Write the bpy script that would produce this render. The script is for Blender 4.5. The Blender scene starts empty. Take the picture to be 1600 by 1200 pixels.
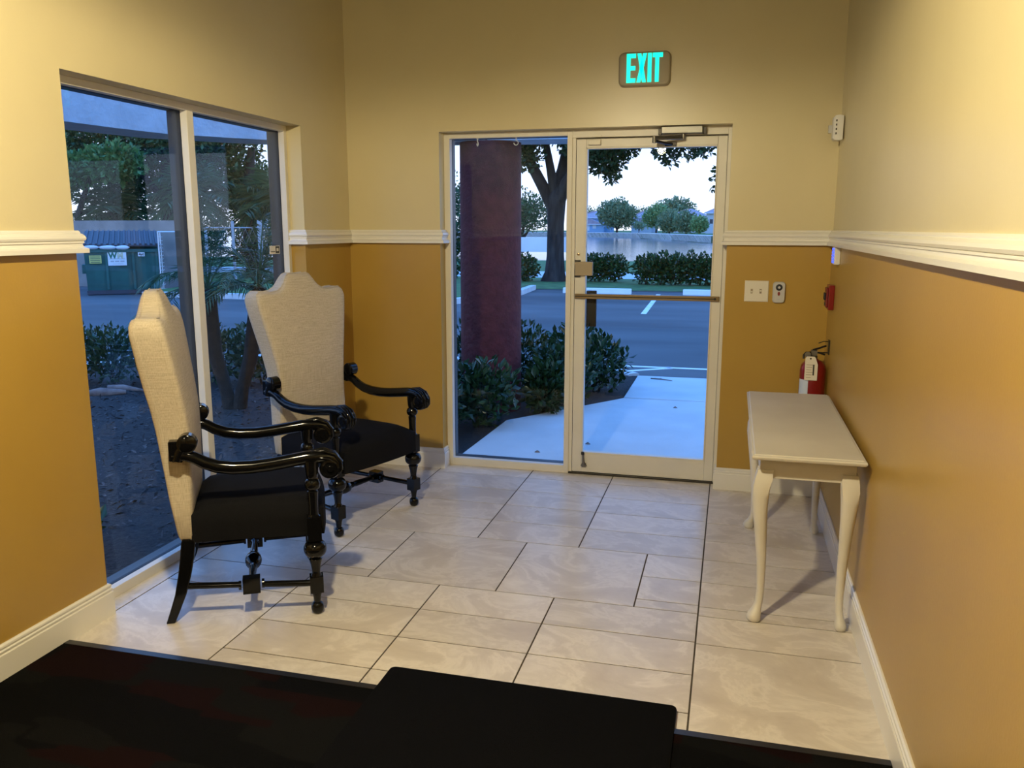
import bpy, math, random
import numpy as np
from mathutils import Vector, Matrix
random.seed(7)
rng = np.random.default_rng(11)
SC = bpy.context.scene
COL = SC.collection
PI = math.pi

# ------------------------------------------------------------------ camera
cam_data = bpy.data.cameras.new('camera')
cam = bpy.data.objects.new('camera', cam_data)
COL.objects.link(cam)
SC.camera = cam
cam_data.sensor_width = 36.0
cam_data.lens = 1306.7 / 1600.0 * 36.0
cam_data.clip_start = 0.05
cam_data.clip_end = 2000
YAW, PIT, ROL = -0.2545, 0.1842, 0.0011
fw = Vector((math.sin(YAW) * math.cos(PIT), math.cos(YAW) * math.cos(PIT), -math.sin(PIT)))
rt = Vector((math.cos(YAW), -math.sin(YAW), 0))
up = rt.cross(fw)
r2 = rt * math.cos(ROL) + up * math.sin(ROL)
u2 = -rt * math.sin(ROL) + up * math.cos(ROL)
M = Matrix((r2, u2, -fw)).transposed().to_4x4()
M.translation = Vector((2.42, -5.0986, 1.5726))
cam.matrix_world = M

# ------------------------------------------------------------------ sky, exposure
world = bpy.data.worlds.new('dusk_sky')
SC.world = world
world.use_nodes = True
wn = world.node_tree
wn.nodes.clear()
w_out = wn.nodes.new('ShaderNodeOutputWorld')
w_bg = wn.nodes.new('ShaderNodeBackground')
w_tc = wn.nodes.new('ShaderNodeTexCoord')
w_sep = wn.nodes.new('ShaderNodeSeparateXYZ')
w_ramp = wn.nodes.new('ShaderNodeValToRGB')       # even dusk sky: pale at the horizon, blue overhead, the same all round
wn.links.new(w_tc.outputs['Generated'], w_sep.inputs[0])
wn.links.new(w_sep.outputs['Z'], w_ramp.inputs[0])
we = w_ramp.color_ramp.elements
we[0].position = 0.0; we[0].color = (0.55, 0.57, 0.66, 1)
we[1].position = 1.0; we[1].color = (0.085, 0.32, 1.0, 1)
for p_, c_ in ((0.15, (0.32, 0.47, 0.80, 1)), (0.5, (0.145, 0.385, 1.0, 1))):
    k_ = we.new(p_); k_.color = c_
wn.links.new(w_ramp.outputs[0], w_bg.inputs[0])
w_bg.inputs[1].default_value = 2.75
wn.links.new(w_bg.outputs[0], w_out.inputs[0])

SC.view_settings.view_transform = 'Standard'
SC.view_settings.look = 'None'
SC.view_settings.exposure = 0.0
SC.view_settings.gamma = 1.0
SC.view_settings.use_curve_mapping = False

LAMP_COLOR = (1.0, 0.86, 0.55)
LAMPS = [((1.47, -3.74, 2.64), 172.0, 66.0), ((1.42, -6.60, 2.64), 26.0, 10.0)]   # place, light below the shade, light through the shade

# ------------------------------------------------------------------ materials
MATS = {}
def newmat(name):
    m = bpy.data.materials.new(name)
    m.use_nodes = True
    m.node_tree.nodes.clear()
    MATS[name] = m
    nt = m.node_tree
    out = nt.nodes.new('ShaderNodeOutputMaterial')
    return m, nt, out
def pm(name, c1, c2=None, scale=8.0, detail=4.0, rough=0.5, metal=0.0, bump=0.0, bscale=None,
       coat=0.0, stretch=None, island=False, lo=0.35, hi=0.65, emit=None, estr=0.0, spec=0.5, randobj=False, trans=0.0):
    m, nt, out = newmat(name)
    N, L = nt.nodes, nt.links
    b = N.new('ShaderNodeBsdfPrincipled')
    L.new(b.outputs[0], out.inputs[0])
    b.inputs['Roughness'].default_value = rough
    b.inputs['Metallic'].default_value = metal
    b.inputs['Specular IOR Level'].default_value = spec
    b.inputs['Coat Weight'].default_value = coat
    if trans:
        b.inputs['Subsurface Weight'].default_value = 0.0
    if emit:
        b.inputs['Emission Color'].default_value = (*emit, 1)
        b.inputs['Emission Strength'].default_value = estr
    b.inputs['Base Color'].default_value = (*c1, 1)
    if c2 is None and not bump:
        return m
    tc = N.new('ShaderNodeTexCoord')
    vec = tc.outputs['Object']
    if randobj:
        oi = N.new('ShaderNodeObjectInfo')
        mu = N.new('ShaderNodeMath'); mu.operation = 'MULTIPLY'; mu.inputs[1].default_value = 40
        L.new(oi.outputs['Random'], mu.inputs[0])
        ad = N.new('ShaderNodeVectorMath'); ad.operation = 'ADD'
        L.new(vec, ad.inputs[0]); L.new(mu.outputs[0], ad.inputs[1]); vec = ad.outputs[0]
    if stretch:
        mp = N.new('ShaderNodeMapping'); mp.inputs['Scale'].default_value = stretch
        L.new(vec, mp.inputs[0]); vec = mp.outputs[0]
    if c2 is not None:
        rp = N.new('ShaderNodeValToRGB')
        rp.color_ramp.elements[0].color = (*c1, 1); rp.color_ramp.elements[0].position = lo
        rp.color_ramp.elements[1].color = (*c2, 1); rp.color_ramp.elements[1].position = hi
        if island:
            g = N.new('ShaderNodeNewGeometry')
            rp.color_ramp.elements[0].position = 0; rp.color_ramp.elements[1].position = 1
            L.new(g.outputs['Random Per Island'], rp.inputs[0])
        else:
            nz = N.new('ShaderNodeTexNoise'); nz.inputs['Scale'].default_value = scale; nz.inputs['Detail'].default_value = detail
            L.new(vec, nz.inputs['Vector']); L.new(nz.outputs[0], rp.inputs[0])
        L.new(rp.outputs[0], b.inputs['Base Color'])
    if bump:
        n2 = N.new('ShaderNodeTexNoise'); n2.inputs['Scale'].default_value = bscale or scale; n2.inputs['Detail'].default_value = 5
        L.new(vec, n2.inputs['Vector'])
        bp = N.new('ShaderNodeBump'); bp.inputs['Strength'].default_value = bump; bp.inputs['Distance'].default_value = 0.01
        L.new(n2.outputs[0], bp.inputs['Height']); L.new(bp.outputs[0], b.inputs['Normal'])
    return m

def leafmat(name, c1, c2, rough=0.4, tr=0.25):
    m, nt, out = newmat(name)
    N, L = nt.nodes, nt.links
    b = N.new('ShaderNodeBsdfPrincipled'); b.inputs['Roughness'].default_value = rough
    t = N.new('ShaderNodeBsdfTranslucent')
    mx = N.new('ShaderNodeMixShader'); mx.inputs[0].default_value = tr
    g = N.new('ShaderNodeNewGeometry')
    rp = N.new('ShaderNodeValToRGB')
    rp.color_ramp.elements[0].color = (*c1, 1); rp.color_ramp.elements[1].color = (*c2, 1)
    L.new(g.outputs['Random Per Island'], rp.inputs[0])
    L.new(rp.outputs[0], b.inputs['Base Color']); L.new(rp.outputs[0], t.inputs[0])
    L.new(b.outputs[0], mx.inputs[1]); L.new(t.outputs[0], mx.inputs[2]); L.new(mx.outputs[0], out.inputs[0])
    return m

def glassmat(name, tint=(0.93, 0.96, 0.97), f0=0.045):
    m, nt, out = newmat(name)
    N, L = nt.nodes, nt.links
    tr = N.new('ShaderNodeBsdfTransparent'); tr.inputs[0].default_value = (*tint, 1)
    gl = N.new('ShaderNodeBsdfGlossy'); gl.inputs['Roughness'].default_value = 0.0
    lw = N.new('ShaderNodeLayerWeight'); lw.inputs[0].default_value = 0.5
    p = N.new('ShaderNodeMath'); p.operation = 'POWER'; p.inputs[1].default_value = 5
    L.new(lw.outputs['Facing'], p.inputs[0])
    ma = N.new('ShaderNodeMath'); ma.operation = 'MULTIPLY_ADD'; ma.inputs[1].default_value = 1 - f0; ma.inputs[2].default_value = f0
    L.new(p.outputs[0], ma.inputs[0])
    mx = N.new('ShaderNodeMixShader')
    L.new(ma.outputs[0], mx.inputs[0]); L.new(tr.outputs[0], mx.inputs[1]); L.new(gl.outputs[0], mx.inputs[2])
    L.new(mx.outputs[0], out.inputs[0])
    return m

pm('paint_cream', (0.63, 0.54, 0.315), (0.65, 0.56, 0.33), scale=3, rough=0.33, bump=0.04, bscale=90)
pm('paint_ochre', (0.415, 0.252, 0.046), (0.435, 0.267, 0.050), scale=3, rough=0.33, bump=0.04, bscale=90)
pm('stucco', (0.60, 0.60, 0.60), (0.70, 0.70, 0.70), scale=6, rough=0.9, bump=0.9, bscale=22)
pm('white_trim', (0.78, 0.75, 0.68), rough=0.25)
pm('ceiling_white', (0.75, 0.72, 0.66), rough=0.8)
pm('grout', (0.075, 0.062, 0.05), rough=0.95, spec=0.1)
pm('frame_white', (0.68, 0.64, 0.55), (0.72, 0.68, 0.585), scale=5, rough=0.4)
pm('frame_bronze', (0.035, 0.037, 0.04), rough=0.4, metal=0.2)
pm('gasket', (0.012, 0.012, 0.013), rough=0.6)
pm('black_lacquer', (0.004, 0.004, 0.0045), rough=0.11, spec=0.30)
pm('seat_black', (0.005, 0.005, 0.006), (0.008, 0.008, 0.010), scale=300, rough=0.9, bump=0.15, bscale=500, spec=0.08)
pm('rubber_black', (0.012, 0.012, 0.013), rough=0.35)
pm('mat_black', (0.0028, 0.0028, 0.0033), (0.0045, 0.0045, 0.0052), scale=400, rough=0.95, bump=0.4, bscale=400, spec=0.04)
pm('table_paint', (0.60, 0.56, 0.49), (0.67, 0.63, 0.56), scale=3, detail=6, rough=0.42, bump=0.05, bscale=40)
pm('steel', (0.22, 0.21, 0.19), rough=0.42, metal=0.85)
pm('bronze_bar', (0.30, 0.23, 0.14), rough=0.3, metal=0.85)
pm('dark_metal', (0.035, 0.03, 0.025), rough=0.4, metal=0.6)
pm('lock_tan', (0.30, 0.24, 0.16), rough=0.45, metal=0.3)
pm('plastic_ivory', (0.72, 0.67, 0.55), rough=0.4)
pm('plastic_grey', (0.52, 0.51, 0.48), rough=0.45)
pm('plastic_white', (0.74, 0.72, 0.68), rough=0.4)
pm('red_paint', (0.21, 0.006, 0.007), rough=0.3, coat=0.3)
pm('red_dark', (0.18, 0.007, 0.007), rough=0.4)
pm('paper', (0.74, 0.69, 0.58), rough=0.8)
pm('paper_blue', (0.55, 0.62, 0.72), rough=0.6)
pm('ink', (0.05, 0.045, 0.04), rough=0.8)
pm('exit_face', (0.44, 0.39, 0.29), rough=0.5)
pm('exit_green', (0.0, 0.3, 0.25), rough=0.5, emit=(0.0, 1.0, 0.70), estr=1.25)
pm('keypad_blue', (0.02, 0.03, 0.3), rough=0.4, emit=(0.04, 0.09, 1.0), estr=2.2)
glassmat('window_glass', f0=0.013)
pm('concrete_walk', (0.58, 0.58, 0.56), (0.66, 0.66, 0.64), scale=2.2, detail=8, rough=0.85, bump=0.15, bscale=60)
pm('concrete_curb', (0.60, 0.60, 0.58), (0.72, 0.72, 0.70), scale=5, rough=0.85)
pm('asphalt', (0.065, 0.066, 0.068), (0.125, 0.125, 0.125), scale=0.35, detail=9, rough=0.85, bump=0.2, bscale=60, stretch=(0.5, 1.6, 1))
pm('wheel_stop_white', (0.88, 0.88, 0.86), (0.92, 0.92, 0.90), scale=5, rough=0.8)
pm('road_paint', (0.86, 0.86, 0.84), (0.55, 0.55, 0.54), scale=3, detail=8, rough=0.8, lo=0.5, hi=0.75)
pm('mulch', (0.010, 0.007, 0.006), (0.038, 0.030, 0.026), scale=45, detail=6, rough=0.95, bump=1.0, bscale=60)
pm('mulch_chip', (0.010, 0.008, 0.007), (0.13, 0.11, 0.10), island=True, rough=0.9)
pm('grass_ground', (0.05, 0.12, 0.03), (0.10, 0.20, 0.05), scale=4, rough=0.95)
pm('grass_blade', (0.05, 0.14, 0.03), (0.14, 0.28, 0.07), island=True, rough=0.7)
pm('bark', (0.014, 0.013, 0.012), (0.05, 0.046, 0.042), scale=7, detail=7, rough=0.95, bump=1.0, bscale=16, stretch=(1, 1, 0.22))
pm('palm_bark', (0.008, 0.006, 0.005), (0.026, 0.019, 0.014), scale=18, detail=5, rough=0.95, bump=1.0, bscale=30)
pm('column_paint', (0.085, 0.012, 0.013), (0.12, 0.020, 0.021), scale=14, rough=0.85, bump=1.0, bscale=28)
leafmat('leaf_shrub', (0.010, 0.032, 0.010), (0.036, 0.090, 0.030), rough=0.28, tr=0.12)
leafmat('leaf_hedge', (0.012, 0.040, 0.010), (0.045, 0.115, 0.028), rough=0.4, tr=0.2)
leafmat('leaf_oak', (0.010, 0.034, 0.010), (0.035, 0.085, 0.025), rough=0.45, tr=0.25)
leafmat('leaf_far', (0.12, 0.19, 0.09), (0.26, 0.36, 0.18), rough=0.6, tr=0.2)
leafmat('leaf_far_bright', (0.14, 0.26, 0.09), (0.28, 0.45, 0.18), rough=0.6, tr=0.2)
leafmat('leaf_dark', (0.022, 0.065, 0.025), (0.07, 0.17, 0.06), rough=0.45, tr=0.25)
leafmat('leaf_light', (0.05, 0.14, 0.04), (0.15, 0.32, 0.10), rough=0.45, tr=0.25)
leafmat('leaf_palm', (0.03, 0.085, 0.04), (0.09, 0.19, 0.085), rough=0.35, tr=0.2)
pm('seawall', (0.84, 0.78, 0.74), (0.92, 0.88, 0.84), scale=0.6, rough=0.9)
pm('house_blue', (0.26, 0.44, 0.66), rough=0.8)
pm('house_pale', (0.50, 0.58, 0.68), rough=0.8)
pm('house_white', (0.62, 0.62, 0.64), rough=0.8)
pm('roof_mauve', (0.40, 0.30, 0.32), (0.48, 0.36, 0.38), scale=2, rough=0.9)
pm('window_dark', (0.06, 0.07, 0.09), rough=0.2)
pm('house_trim', (0.7, 0.7, 0.72), rough=0.7)
pm('dumpster_green', (0.010, 0.085, 0.075), (0.016, 0.11, 0.095), scale=3, rough=0.5)
pm('dumpster_lid', (0.045, 0.045, 0.06), rough=0.5)
pm('bag_white', (0.70, 0.74, 0.80), rough=0.35)
pm('sign_white', (0.75, 0.78, 0.78), rough=0.5)
pm('sign_yellow', (0.62, 0.58, 0.16), rough=0.5)
pm('logo_green', (0.015, 0.16, 0.10), rough=0.5)
pm('logo_gold', (0.62, 0.60, 0.40), rough=0.5)
pm('enclosure_wall', (0.24, 0.22, 0.20), (0.30, 0.275, 0.25), scale=3, rough=0.9)
pm('rack_metal', (0.70, 0.72, 0.74), rough=0.35, metal=0.3)
pm('fence_grey', (0.45, 0.46, 0.48), rough=0.6)
pm('car_dark', (0.06, 0.05, 0.09), rough=0.25, coat=0.5)
pm('driftwood', (0.16, 0.12, 0.11), (0.28, 0.23, 0.21), scale=12, rough=0.9)

# polished beige stone-look tile
m, nt, out = newmat('tile_stone')
N, L = nt.nodes, nt.links
b = N.new('ShaderNodeBsdfPrincipled'); L.new(b.outputs[0], out.inputs[0])
tc = N.new('ShaderNodeTexCoord'); oi = N.new('ShaderNodeObjectInfo')
mu = N.new('ShaderNodeMath'); mu.operation = 'MULTIPLY'; mu.inputs[1].default_value = 60
L.new(oi.outputs['Random'], mu.inputs[0])
ad = N.new('ShaderNodeVectorMath'); L.new(tc.outputs['Object'], ad.inputs[0]); L.new(mu.outputs[0], ad.inputs[1])
mp = N.new('ShaderNodeMapping'); mp.inputs['Rotation'].default_value = (0, 0, 0.6); mp.inputs['Scale'].default_value = (1.0, 1.35, 1)
L.new(ad.outputs[0], mp.inputs[0])
n1 = N.new('ShaderNodeTexNoise'); n1.inputs['Scale'].default_value = 3.0; n1.inputs['Detail'].default_value = 10; n1.inputs['Roughness'].default_value = .62; n1.inputs['Distortion'].default_value = .55
L.new(mp.outputs[0], n1.inputs['Vector'])
rp = N.new('ShaderNodeValToRGB')
e = rp.color_ramp.elements
e[0].position = 0.30; e[0].color = (0.50, 0.44, 0.375, 1)
e[1].position = 0.72; e[1].color = (0.75, 0.695, 0.62, 1)
k = rp.color_ramp.elements.new(0.47); k.color = (0.58, 0.52, 0.45, 1)
k = rp.color_ramp.elements.new(0.52); k.color = (0.68, 0.62, 0.545, 1)
k = rp.color_ramp.elements.new(0.56); k.color = (0.60, 0.54, 0.47, 1)
L.new(n1.outputs[0], rp.inputs[0])
hs = N.new('ShaderNodeHueSaturation'); 
ma = N.new('ShaderNodeMath'); ma.operation = 'MULTIPLY_ADD'; ma.inputs[1].default_value = 0.16; ma.inputs[2].default_value = 0.93
L.new(oi.outputs['Random'], ma.inputs[0]); L.new(ma.outputs[0], hs.inputs['Value']); L.new(rp.outputs[0], hs.inputs['Color'])
L.new(hs.outputs[0], b.inputs['Base Color'])
b.inputs['Roughness'].default_value = 0.30

# natural linen
m, nt, out = newmat('linen')
N, L = nt.nodes, nt.links
b = N.new('ShaderNodeBsdfPrincipled'); L.new(b.outputs[0], out.inputs[0]); b.inputs['Roughness'].default_value = 0.95
b.inputs['Specular IOR Level'].default_value = 0.1
tc = N.new('ShaderNodeTexCoord')
fac = []
for sc in ((16, 16, 520), (520, 520, 16)):
    mp = N.new('ShaderNodeMapping'); mp.inputs['Scale'].default_value = sc
    nz = N.new('ShaderNodeTexNoise'); nz.inputs['Scale'].default_value = 1.0; nz.inputs['Detail'].default_value = 2
    L.new(tc.outputs['Object'], mp.inputs[0]); L.new(mp.outputs[0], nz.inputs['Vector']); fac.append(nz)
mx = N.new('ShaderNodeMath'); mx.operation = 'ADD'; L.new(fac[0].outputs[0], mx.inputs[0]); L.new(fac[1].outputs[0], mx.inputs[1])
rp = N.new('ShaderNodeValToRGB'); rp.color_ramp.elements[0].position = 0.35; rp.color_ramp.elements[0].color = (0.40, 0.335, 0.245, 1)
rp.color_ramp.elements[1].position = 0.62; rp.color_ramp.elements[1].color = (0.60, 0.52, 0.40, 1)
hf = N.new('ShaderNodeMath'); hf.operation = 'MULTIPLY'; hf.inputs[1].default_value = 0.5
L.new(mx.outputs[0], hf.inputs[0]); L.new(hf.outputs[0], rp.inputs[0]); L.new(rp.outputs[0], b.inputs['Base Color'])
bp = N.new('ShaderNodeBump'); bp.inputs['Strength'].default_value = 0.12; bp.inputs['Distance'].default_value = 0.001
L.new(mx.outputs[0], bp.inputs['Height']); L.new(bp.outputs[0], b.inputs['Normal'])

# dark patterned carpet: faint red blocks
m, nt, out = newmat('carpet')
N, L = nt.nodes, nt.links
b = N.new('ShaderNodeBsdfPrincipled'); L.new(b.outputs[0], out.inputs[0]); b.inputs['Roughness'].default_value = 0.95
b.inputs['Specular IOR Level'].default_value = 0.04
tc = N.new('ShaderNodeTexCoord')
mp = N.new('ShaderNodeMapping'); mp.inputs['Scale'].default_value = (2.6, 9, 1); L.new(tc.outputs['Object'], mp.inputs[0])
vo = N.new('ShaderNodeTexVoronoi'); vo.distance = 'CHEBYCHEV'; vo.inputs['Scale'].default_value = 1; L.new(mp.outputs[0], vo.inputs['Vector'])
sp = N.new('ShaderNodeSeparateColor'); L.new(vo.outputs['Color'], sp.inputs[0])
rp = N.new('ShaderNodeValToRGB'); rp.color_ramp.interpolation = 'CONSTANT'
rp.color_ramp.elements[0].color = (0.0028, 0.0028, 0.003, 1); rp.color_ramp.elements[1].position = 0.82; rp.color_ramp.elements[1].color = (0.0075, 0.0030, 0.0028, 1)
k = rp.color_ramp.elements.new(0.45); k.color = (0.0048, 0.0048, 0.0046, 1)
L.new(sp.outputs[0], rp.inputs[0]); L.new(rp.outputs[0], b.inputs['Base Color'])
nz = N.new('ShaderNodeTexNoise'); nz.inputs['Scale'].default_value = 350; L.new(tc.outputs['Object'], nz.inputs['Vector'])
bp = N.new('ShaderNodeBump'); bp.inputs['Strength'].default_value = 0.5; bp.inputs['Distance'].default_value = 0.004
L.new(nz.outputs[0], bp.inputs['Height']); L.new(bp.outputs[0], b.inputs['Normal'])

# rippled lake water
m, nt, out = newmat('lake_water')
N, L = nt.nodes, nt.links
b = N.new('ShaderNodeBsdfPrincipled'); L.new(b.outputs[0], out.inputs[0])
b.inputs['Base Color'].default_value = (0.02, 0.05, 0.07, 1); b.inputs['Roughness'].default_value = 0.12; b.inputs['IOR'].default_value = 3.6
tc = N.new('ShaderNodeTexCoord'); mp = N.new('ShaderNodeMapping'); mp.inputs['Scale'].default_value = (0.35, 1.1, 1)
L.new(tc.outputs['Object'], mp.inputs[0])
nz = N.new('ShaderNodeTexNoise'); nz.inputs['Scale'].default_value = 0.9; nz.inputs['Detail'].default_value = 3; L.new(mp.outputs[0], nz.inputs['Vector'])
bp = N.new('ShaderNodeBump'); bp.inputs['Strength'].default_value = 0.3; bp.inputs['Distance'].default_value = 0.12
L.new(nz.outputs[0], bp.inputs['Height']); L.new(bp.outputs[0], b.inputs['Normal'])

# ------------------------------------------------------------------ mesh builder
ORG = {}
class MB:
    def __init__(s): s.v = []; s.f = []; s.m = []
    def face(s, idx, mi=0): s.f.append(tuple(idx)); s.m.append(mi)
    def box(s, a, b, mi=0):
        x0, y0, z0 = (min(a[i], b[i]) for i in range(3)); x1, y1, z1 = (max(a[i], b[i]) for i in range(3))
        n = len(s.v)
        s.v += [(x0, y0, z0), (x1, y0, z0), (x1, y1, z0), (x0, y1, z0), (x0, y0, z1), (x1, y0, z1), (x1, y1, z1), (x0, y1, z1)]
        for q in ((0, 3, 2, 1), (4, 5, 6, 7), (0, 1, 5, 4), (1, 2, 6, 5), (2, 3, 7, 6), (3, 0, 4, 7)):
            s.face([n + i for i in q], mi)
        return s
    def cbox(s, c, h, mi=0):
        return s.box([c[i] - h[i] for i in range(3)], [c[i] + h[i] for i in range(3)], mi)
    def rings(s, rings, mi=0, cap0=True, cap1=True, closed=False):
        n0 = len(s.v); k = len(rings[0])
        for r in rings: s.v += [tuple(p) for p in r]
        R = len(rings)
        for i in range(R if closed else R - 1):
            a = n0 + i * k; c = n0 + ((i + 1) % R) * k
            for j in range(k):
                s.face((a + j, a + (j + 1) % k, c + (j + 1) % k, c + j), mi)
        if not closed:
            if cap0: s.face([n0 + j for j in range(k)][::-1], mi)
            if cap1: s.face([n0 + (R - 1) * k + j for j in range(k)], mi)
        return s
    def tube(s, pts, rad, n=10, mi=0, flat=1.0):
        pts = [Vector(p) for p in pts]
        if not hasattr(rad, '__len__'): rad = [rad] * len(pts)
        rings = []; ref = None
        for i, p in enumerate(pts):
            d = (pts[min(i + 1, len(pts) - 1)] - pts[max(i - 1, 0)]).normalized()
            if ref is None:
                ref = Vector((0, 0, 1)) if abs(d.z) < 0.9 else Vector((0, 1, 0))
            a = d.cross(ref)
            if a.length < 1e-4: a = d.cross(Vector((1, 0, 0)))
            a.normalize(); c = a.cross(d).normalized(); ref = c
            rings.append([p + a * (math.cos(t) * rad[i] * flat) + c * (math.sin(t) * rad[i]) for t in [2 * PI * j / n for j in range(n)]])
        return s.rings(rings, mi)
    def lathe(s, prof, o=(0, 0, 0), n=16, mi=0, axis='z'):
        rings = []
        for r, z in prof:
            ring = []
            for j in range(n):
                t = 2 * PI * j / n; a, c = r * math.cos(t), r * math.sin(t)
                if axis == 'z': ring.append((o[0] + a, o[1] + c, o[2] + z))
                elif axis == 'y': ring.append((o[0] + c, o[1] + z, o[2] + a))
                else: ring.append((o[0] + z, o[1] + a, o[2] + c))
            rings.append(ring)
        return s.rings(rings, mi)
    def cyl(s, p0, p1, r, n=12, mi=0): return s.tube([p0, p1], r, n, mi)
    def prism(s, poly, z0, z1, mi=0):          # plan polygon, counter-clockwise
        return s.rings([[(x, y, z0) for x, y in poly], [(x, y, z1) for x, y in poly]], mi)
    def prism_axis(s, poly, a0, a1, axis, mi=0):
        if axis == 'y': return s.rings([[(p, a0, q) for p, q in poly], [(p, a1, q) for p, q in poly]], mi)
        return s.rings([[(a0, p, q) for p, q in poly], [(a1, p, q) for p, q in poly]], mi)
    def planstrip(s, prof, path, mi=0):        # moulding profile (offset, z) swept along a plan path, room on its left
        P = [Vector(p) for p in path]; rings = []
        for i, p in enumerate(P):
            ns = []
            if i > 0: d = (P[i] - P[i - 1]).normalized(); ns.append(Vector((-d.y, d.x)))
            if i < len(P) - 1: d = (P[i + 1] - P[i]).normalized(); ns.append(Vector((-d.y, d.x)))
            nn = ns[0] if len(ns) == 1 else (ns[0] + ns[1]) / (1 + ns[0].dot(ns[1]))
            rings.append([(p.x + nn.x * o, p.y + nn.y * o, z) for o, z in prof])
        return s.rings(rings, mi)
    def build(s, name, mats, parent=None, smooth=None, bevel=0.0, origin=None, segs=2):
        v = np.array(s.v, dtype=float)
        if parent is not None: o = ORG[parent.name]
        elif origin is not None: o = np.array(origin, float)
        else:
            lo, hi = v.min(0), v.max(0); o = np.array([(lo[0] + hi[0]) / 2, (lo[1] + hi[1]) / 2, lo[2]])
        me = bpy.data.meshes.new(name)
        me.from_pydata([tuple(p) for p in (v - o)], [], s.f)
        if isinstance(mats, str): mats = [mats]
        for q in mats: me.materials.append(MATS[q])
        if len(mats) > 1: me.polygons.foreach_set('material_index', s.m)
        import bmesh
        bm = bmesh.new(); bm.from_mesh(me); bmesh.ops.recalc_face_normals(bm, faces=bm.faces); bm.to_mesh(me); bm.free()
        if smooth is not None:
            me.polygons.foreach_set('use_smooth', [True] * len(me.polygons))
            me.set_sharp_from_angle(angle=math.radians(smooth))
        me.update()
        ob = bpy.data.objects.new(name, me); COL.objects.link(ob)
        if parent is not None: ob.parent = parent
        else: ob.location = o
        ORG[ob.name] = o
        if bevel:
            bv = ob.modifiers.new('bevel', 'BEVEL'); bv.width = bevel; bv.segments = segs; bv.limit_method = 'ANGLE'; bv.angle_limit = math.radians(40)
        return ob

def tag(o, label=None, cat=None, group=None, kind=None):
    if label: o['label'] = label
    if cat: o['category'] = cat
    if group: o['group'] = group
    if kind: o['kind'] = kind
    return o
def thing(name, loc, label, cat, group=None):
    o = bpy.data.objects.new(name, None); COL.objects.link(o)
    o.location = loc; o.empty_display_size = 0.1
    ORG[o.name] = np.array(loc, float)
    return tag(o, label, cat, group)
def struct(ob): ob['kind'] = 'structure'; return ob
def srothing(name, loc):
    o = bpy.data.objects.new(name, None); COL.objects.link(o); o.location = loc; o.empty_display_size = 0.1
    ORG[o.name] = np.array(loc, float); o['kind'] = 'structure'; return o
def copy_tree(o, parent=None):
    c = o.copy(); COL.objects.link(c)
    if parent is not None: c.parent = parent
    ORG[c.name] = ORG[o.name]
    for ch in list(o.children): copy_tree(ch, c)
    return c
def text_mesh(name, s, size, mat, parent, loc, rot, depth=0.001, bold=0.0, sx=1.0):
    cu = bpy.data.curves.new(name, 'FONT'); cu.body = s; cu.size = size; cu.extrude = depth; cu.offset = bold; cu.align_x = 'CENTER'; cu.align_y = 'CENTER'
    tmp = bpy.data.objects.new(name + '_tmp', cu); COL.objects.link(tmp)
    dg = bpy.context.evaluated_depsgraph_get(); dg.update()
    me = bpy.data.meshes.new_from_object(tmp.evaluated_get(dg)); me.name = name
    bpy.data.objects.remove(tmp)
    me.materials.clear(); me.materials.append(MATS[mat])
    ob = bpy.data.objects.new(name, me); COL.objects.link(ob)
    ob.parent = parent
    ob.location = Vector(loc) - Vector(ORG[parent.name]); ob.rotation_euler = rot; ob.scale = (sx, 1, 1)
    return ob

# numpy leaf clouds -------------------------------------------------------
def leaf_mesh(name, P, D, Nn, ln, wd, mat, parent, fold=0.25):
    """P bases, D directions, Nn normals, per leaf lengths and widths -> one mesh of folded leaves"""
    n = len(P); S = np.cross(D, Nn); S /= np.linalg.norm(S, axis=1)[:, None] + 1e-9
    U = np.cross(S, D)
    ln = ln[:, None]; wd = wd[:, None]
    V = np.empty((n, 4, 3))
    V[:, 0] = P; V[:, 2] = P + D * ln
    V[:, 1] = P + D * ln * 0.55 - S * wd * 0.5 + U * wd * fold
    V[:, 3] = P + D * ln * 0.55 + S * wd * 0.5 + U * wd * fold
    V = V.reshape(-1, 3) - ORG[parent.name]
    me = bpy.data.meshes.new(name)
    base = np.arange(n) * 4
    T = np.stack([base, base + 1, base + 2, base, base + 2, base + 3], 1).ravel()
    me.vertices.add(len(V)); me.vertices.foreach_set('co', V.ravel())
    me.loops.add(len(T)); me.loops.foreach_set('vertex_index', T.astype(np.int32))
    me.polygons.add(n * 2); me.polygons.foreach_set('loop_start', np.arange(n * 2, dtype=np.int32) * 3)
    me.update(calc_edges=True); me.validate()
    me.materials.append(MATS[mat])
    ob = bpy.data.objects.new(name, me); COL.objects.link(ob); ob.parent = parent
    ORG[ob.name] = ORG[parent.name]
    ob['kind'] = 'stuff'
    return ob
def rdir(n, upb=0.0):
    d = rng.normal(size=(n, 3)); d[:, 2] += upb
    return d / np.linalg.norm(d, axis=1)[:, None]
def blob_points(blobs, shell=0.6):
    out, nrm = [], []
    for (cx, cy, cz, rx, ry, rz, n) in blobs:
        d = rdir(n); r = 1 - (1 - shell) * rng.random(n) ** 1.3
        r *= 1 + 0.12 * np.sin(d[:, 0] * 5 + cx) * np.sin(d[:, 2] * 6 + cy)
        out.append(np.array([cx, cy, cz]) + d * r[:, None] * np.array([rx, ry, rz])); nrm.append(d)
    return np.concatenate(out), np.concatenate(nrm)
def foliage(name, blobs, size, mat, parent, aspect=0.5, shell=0.6, upb=0.5, outw=0.8):
    P, Q = blob_points(blobs, shell); n = len(P)
    D = rdir(n, upb) + Q * outw; D /= np.linalg.norm(D, axis=1)[:, None]
    ln = size * (0.7 + 0.6 * rng.random(n))
    return leaf_mesh(name, P, D, rdir(n, 0.9), ln, ln * aspect, mat, parent)

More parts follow.
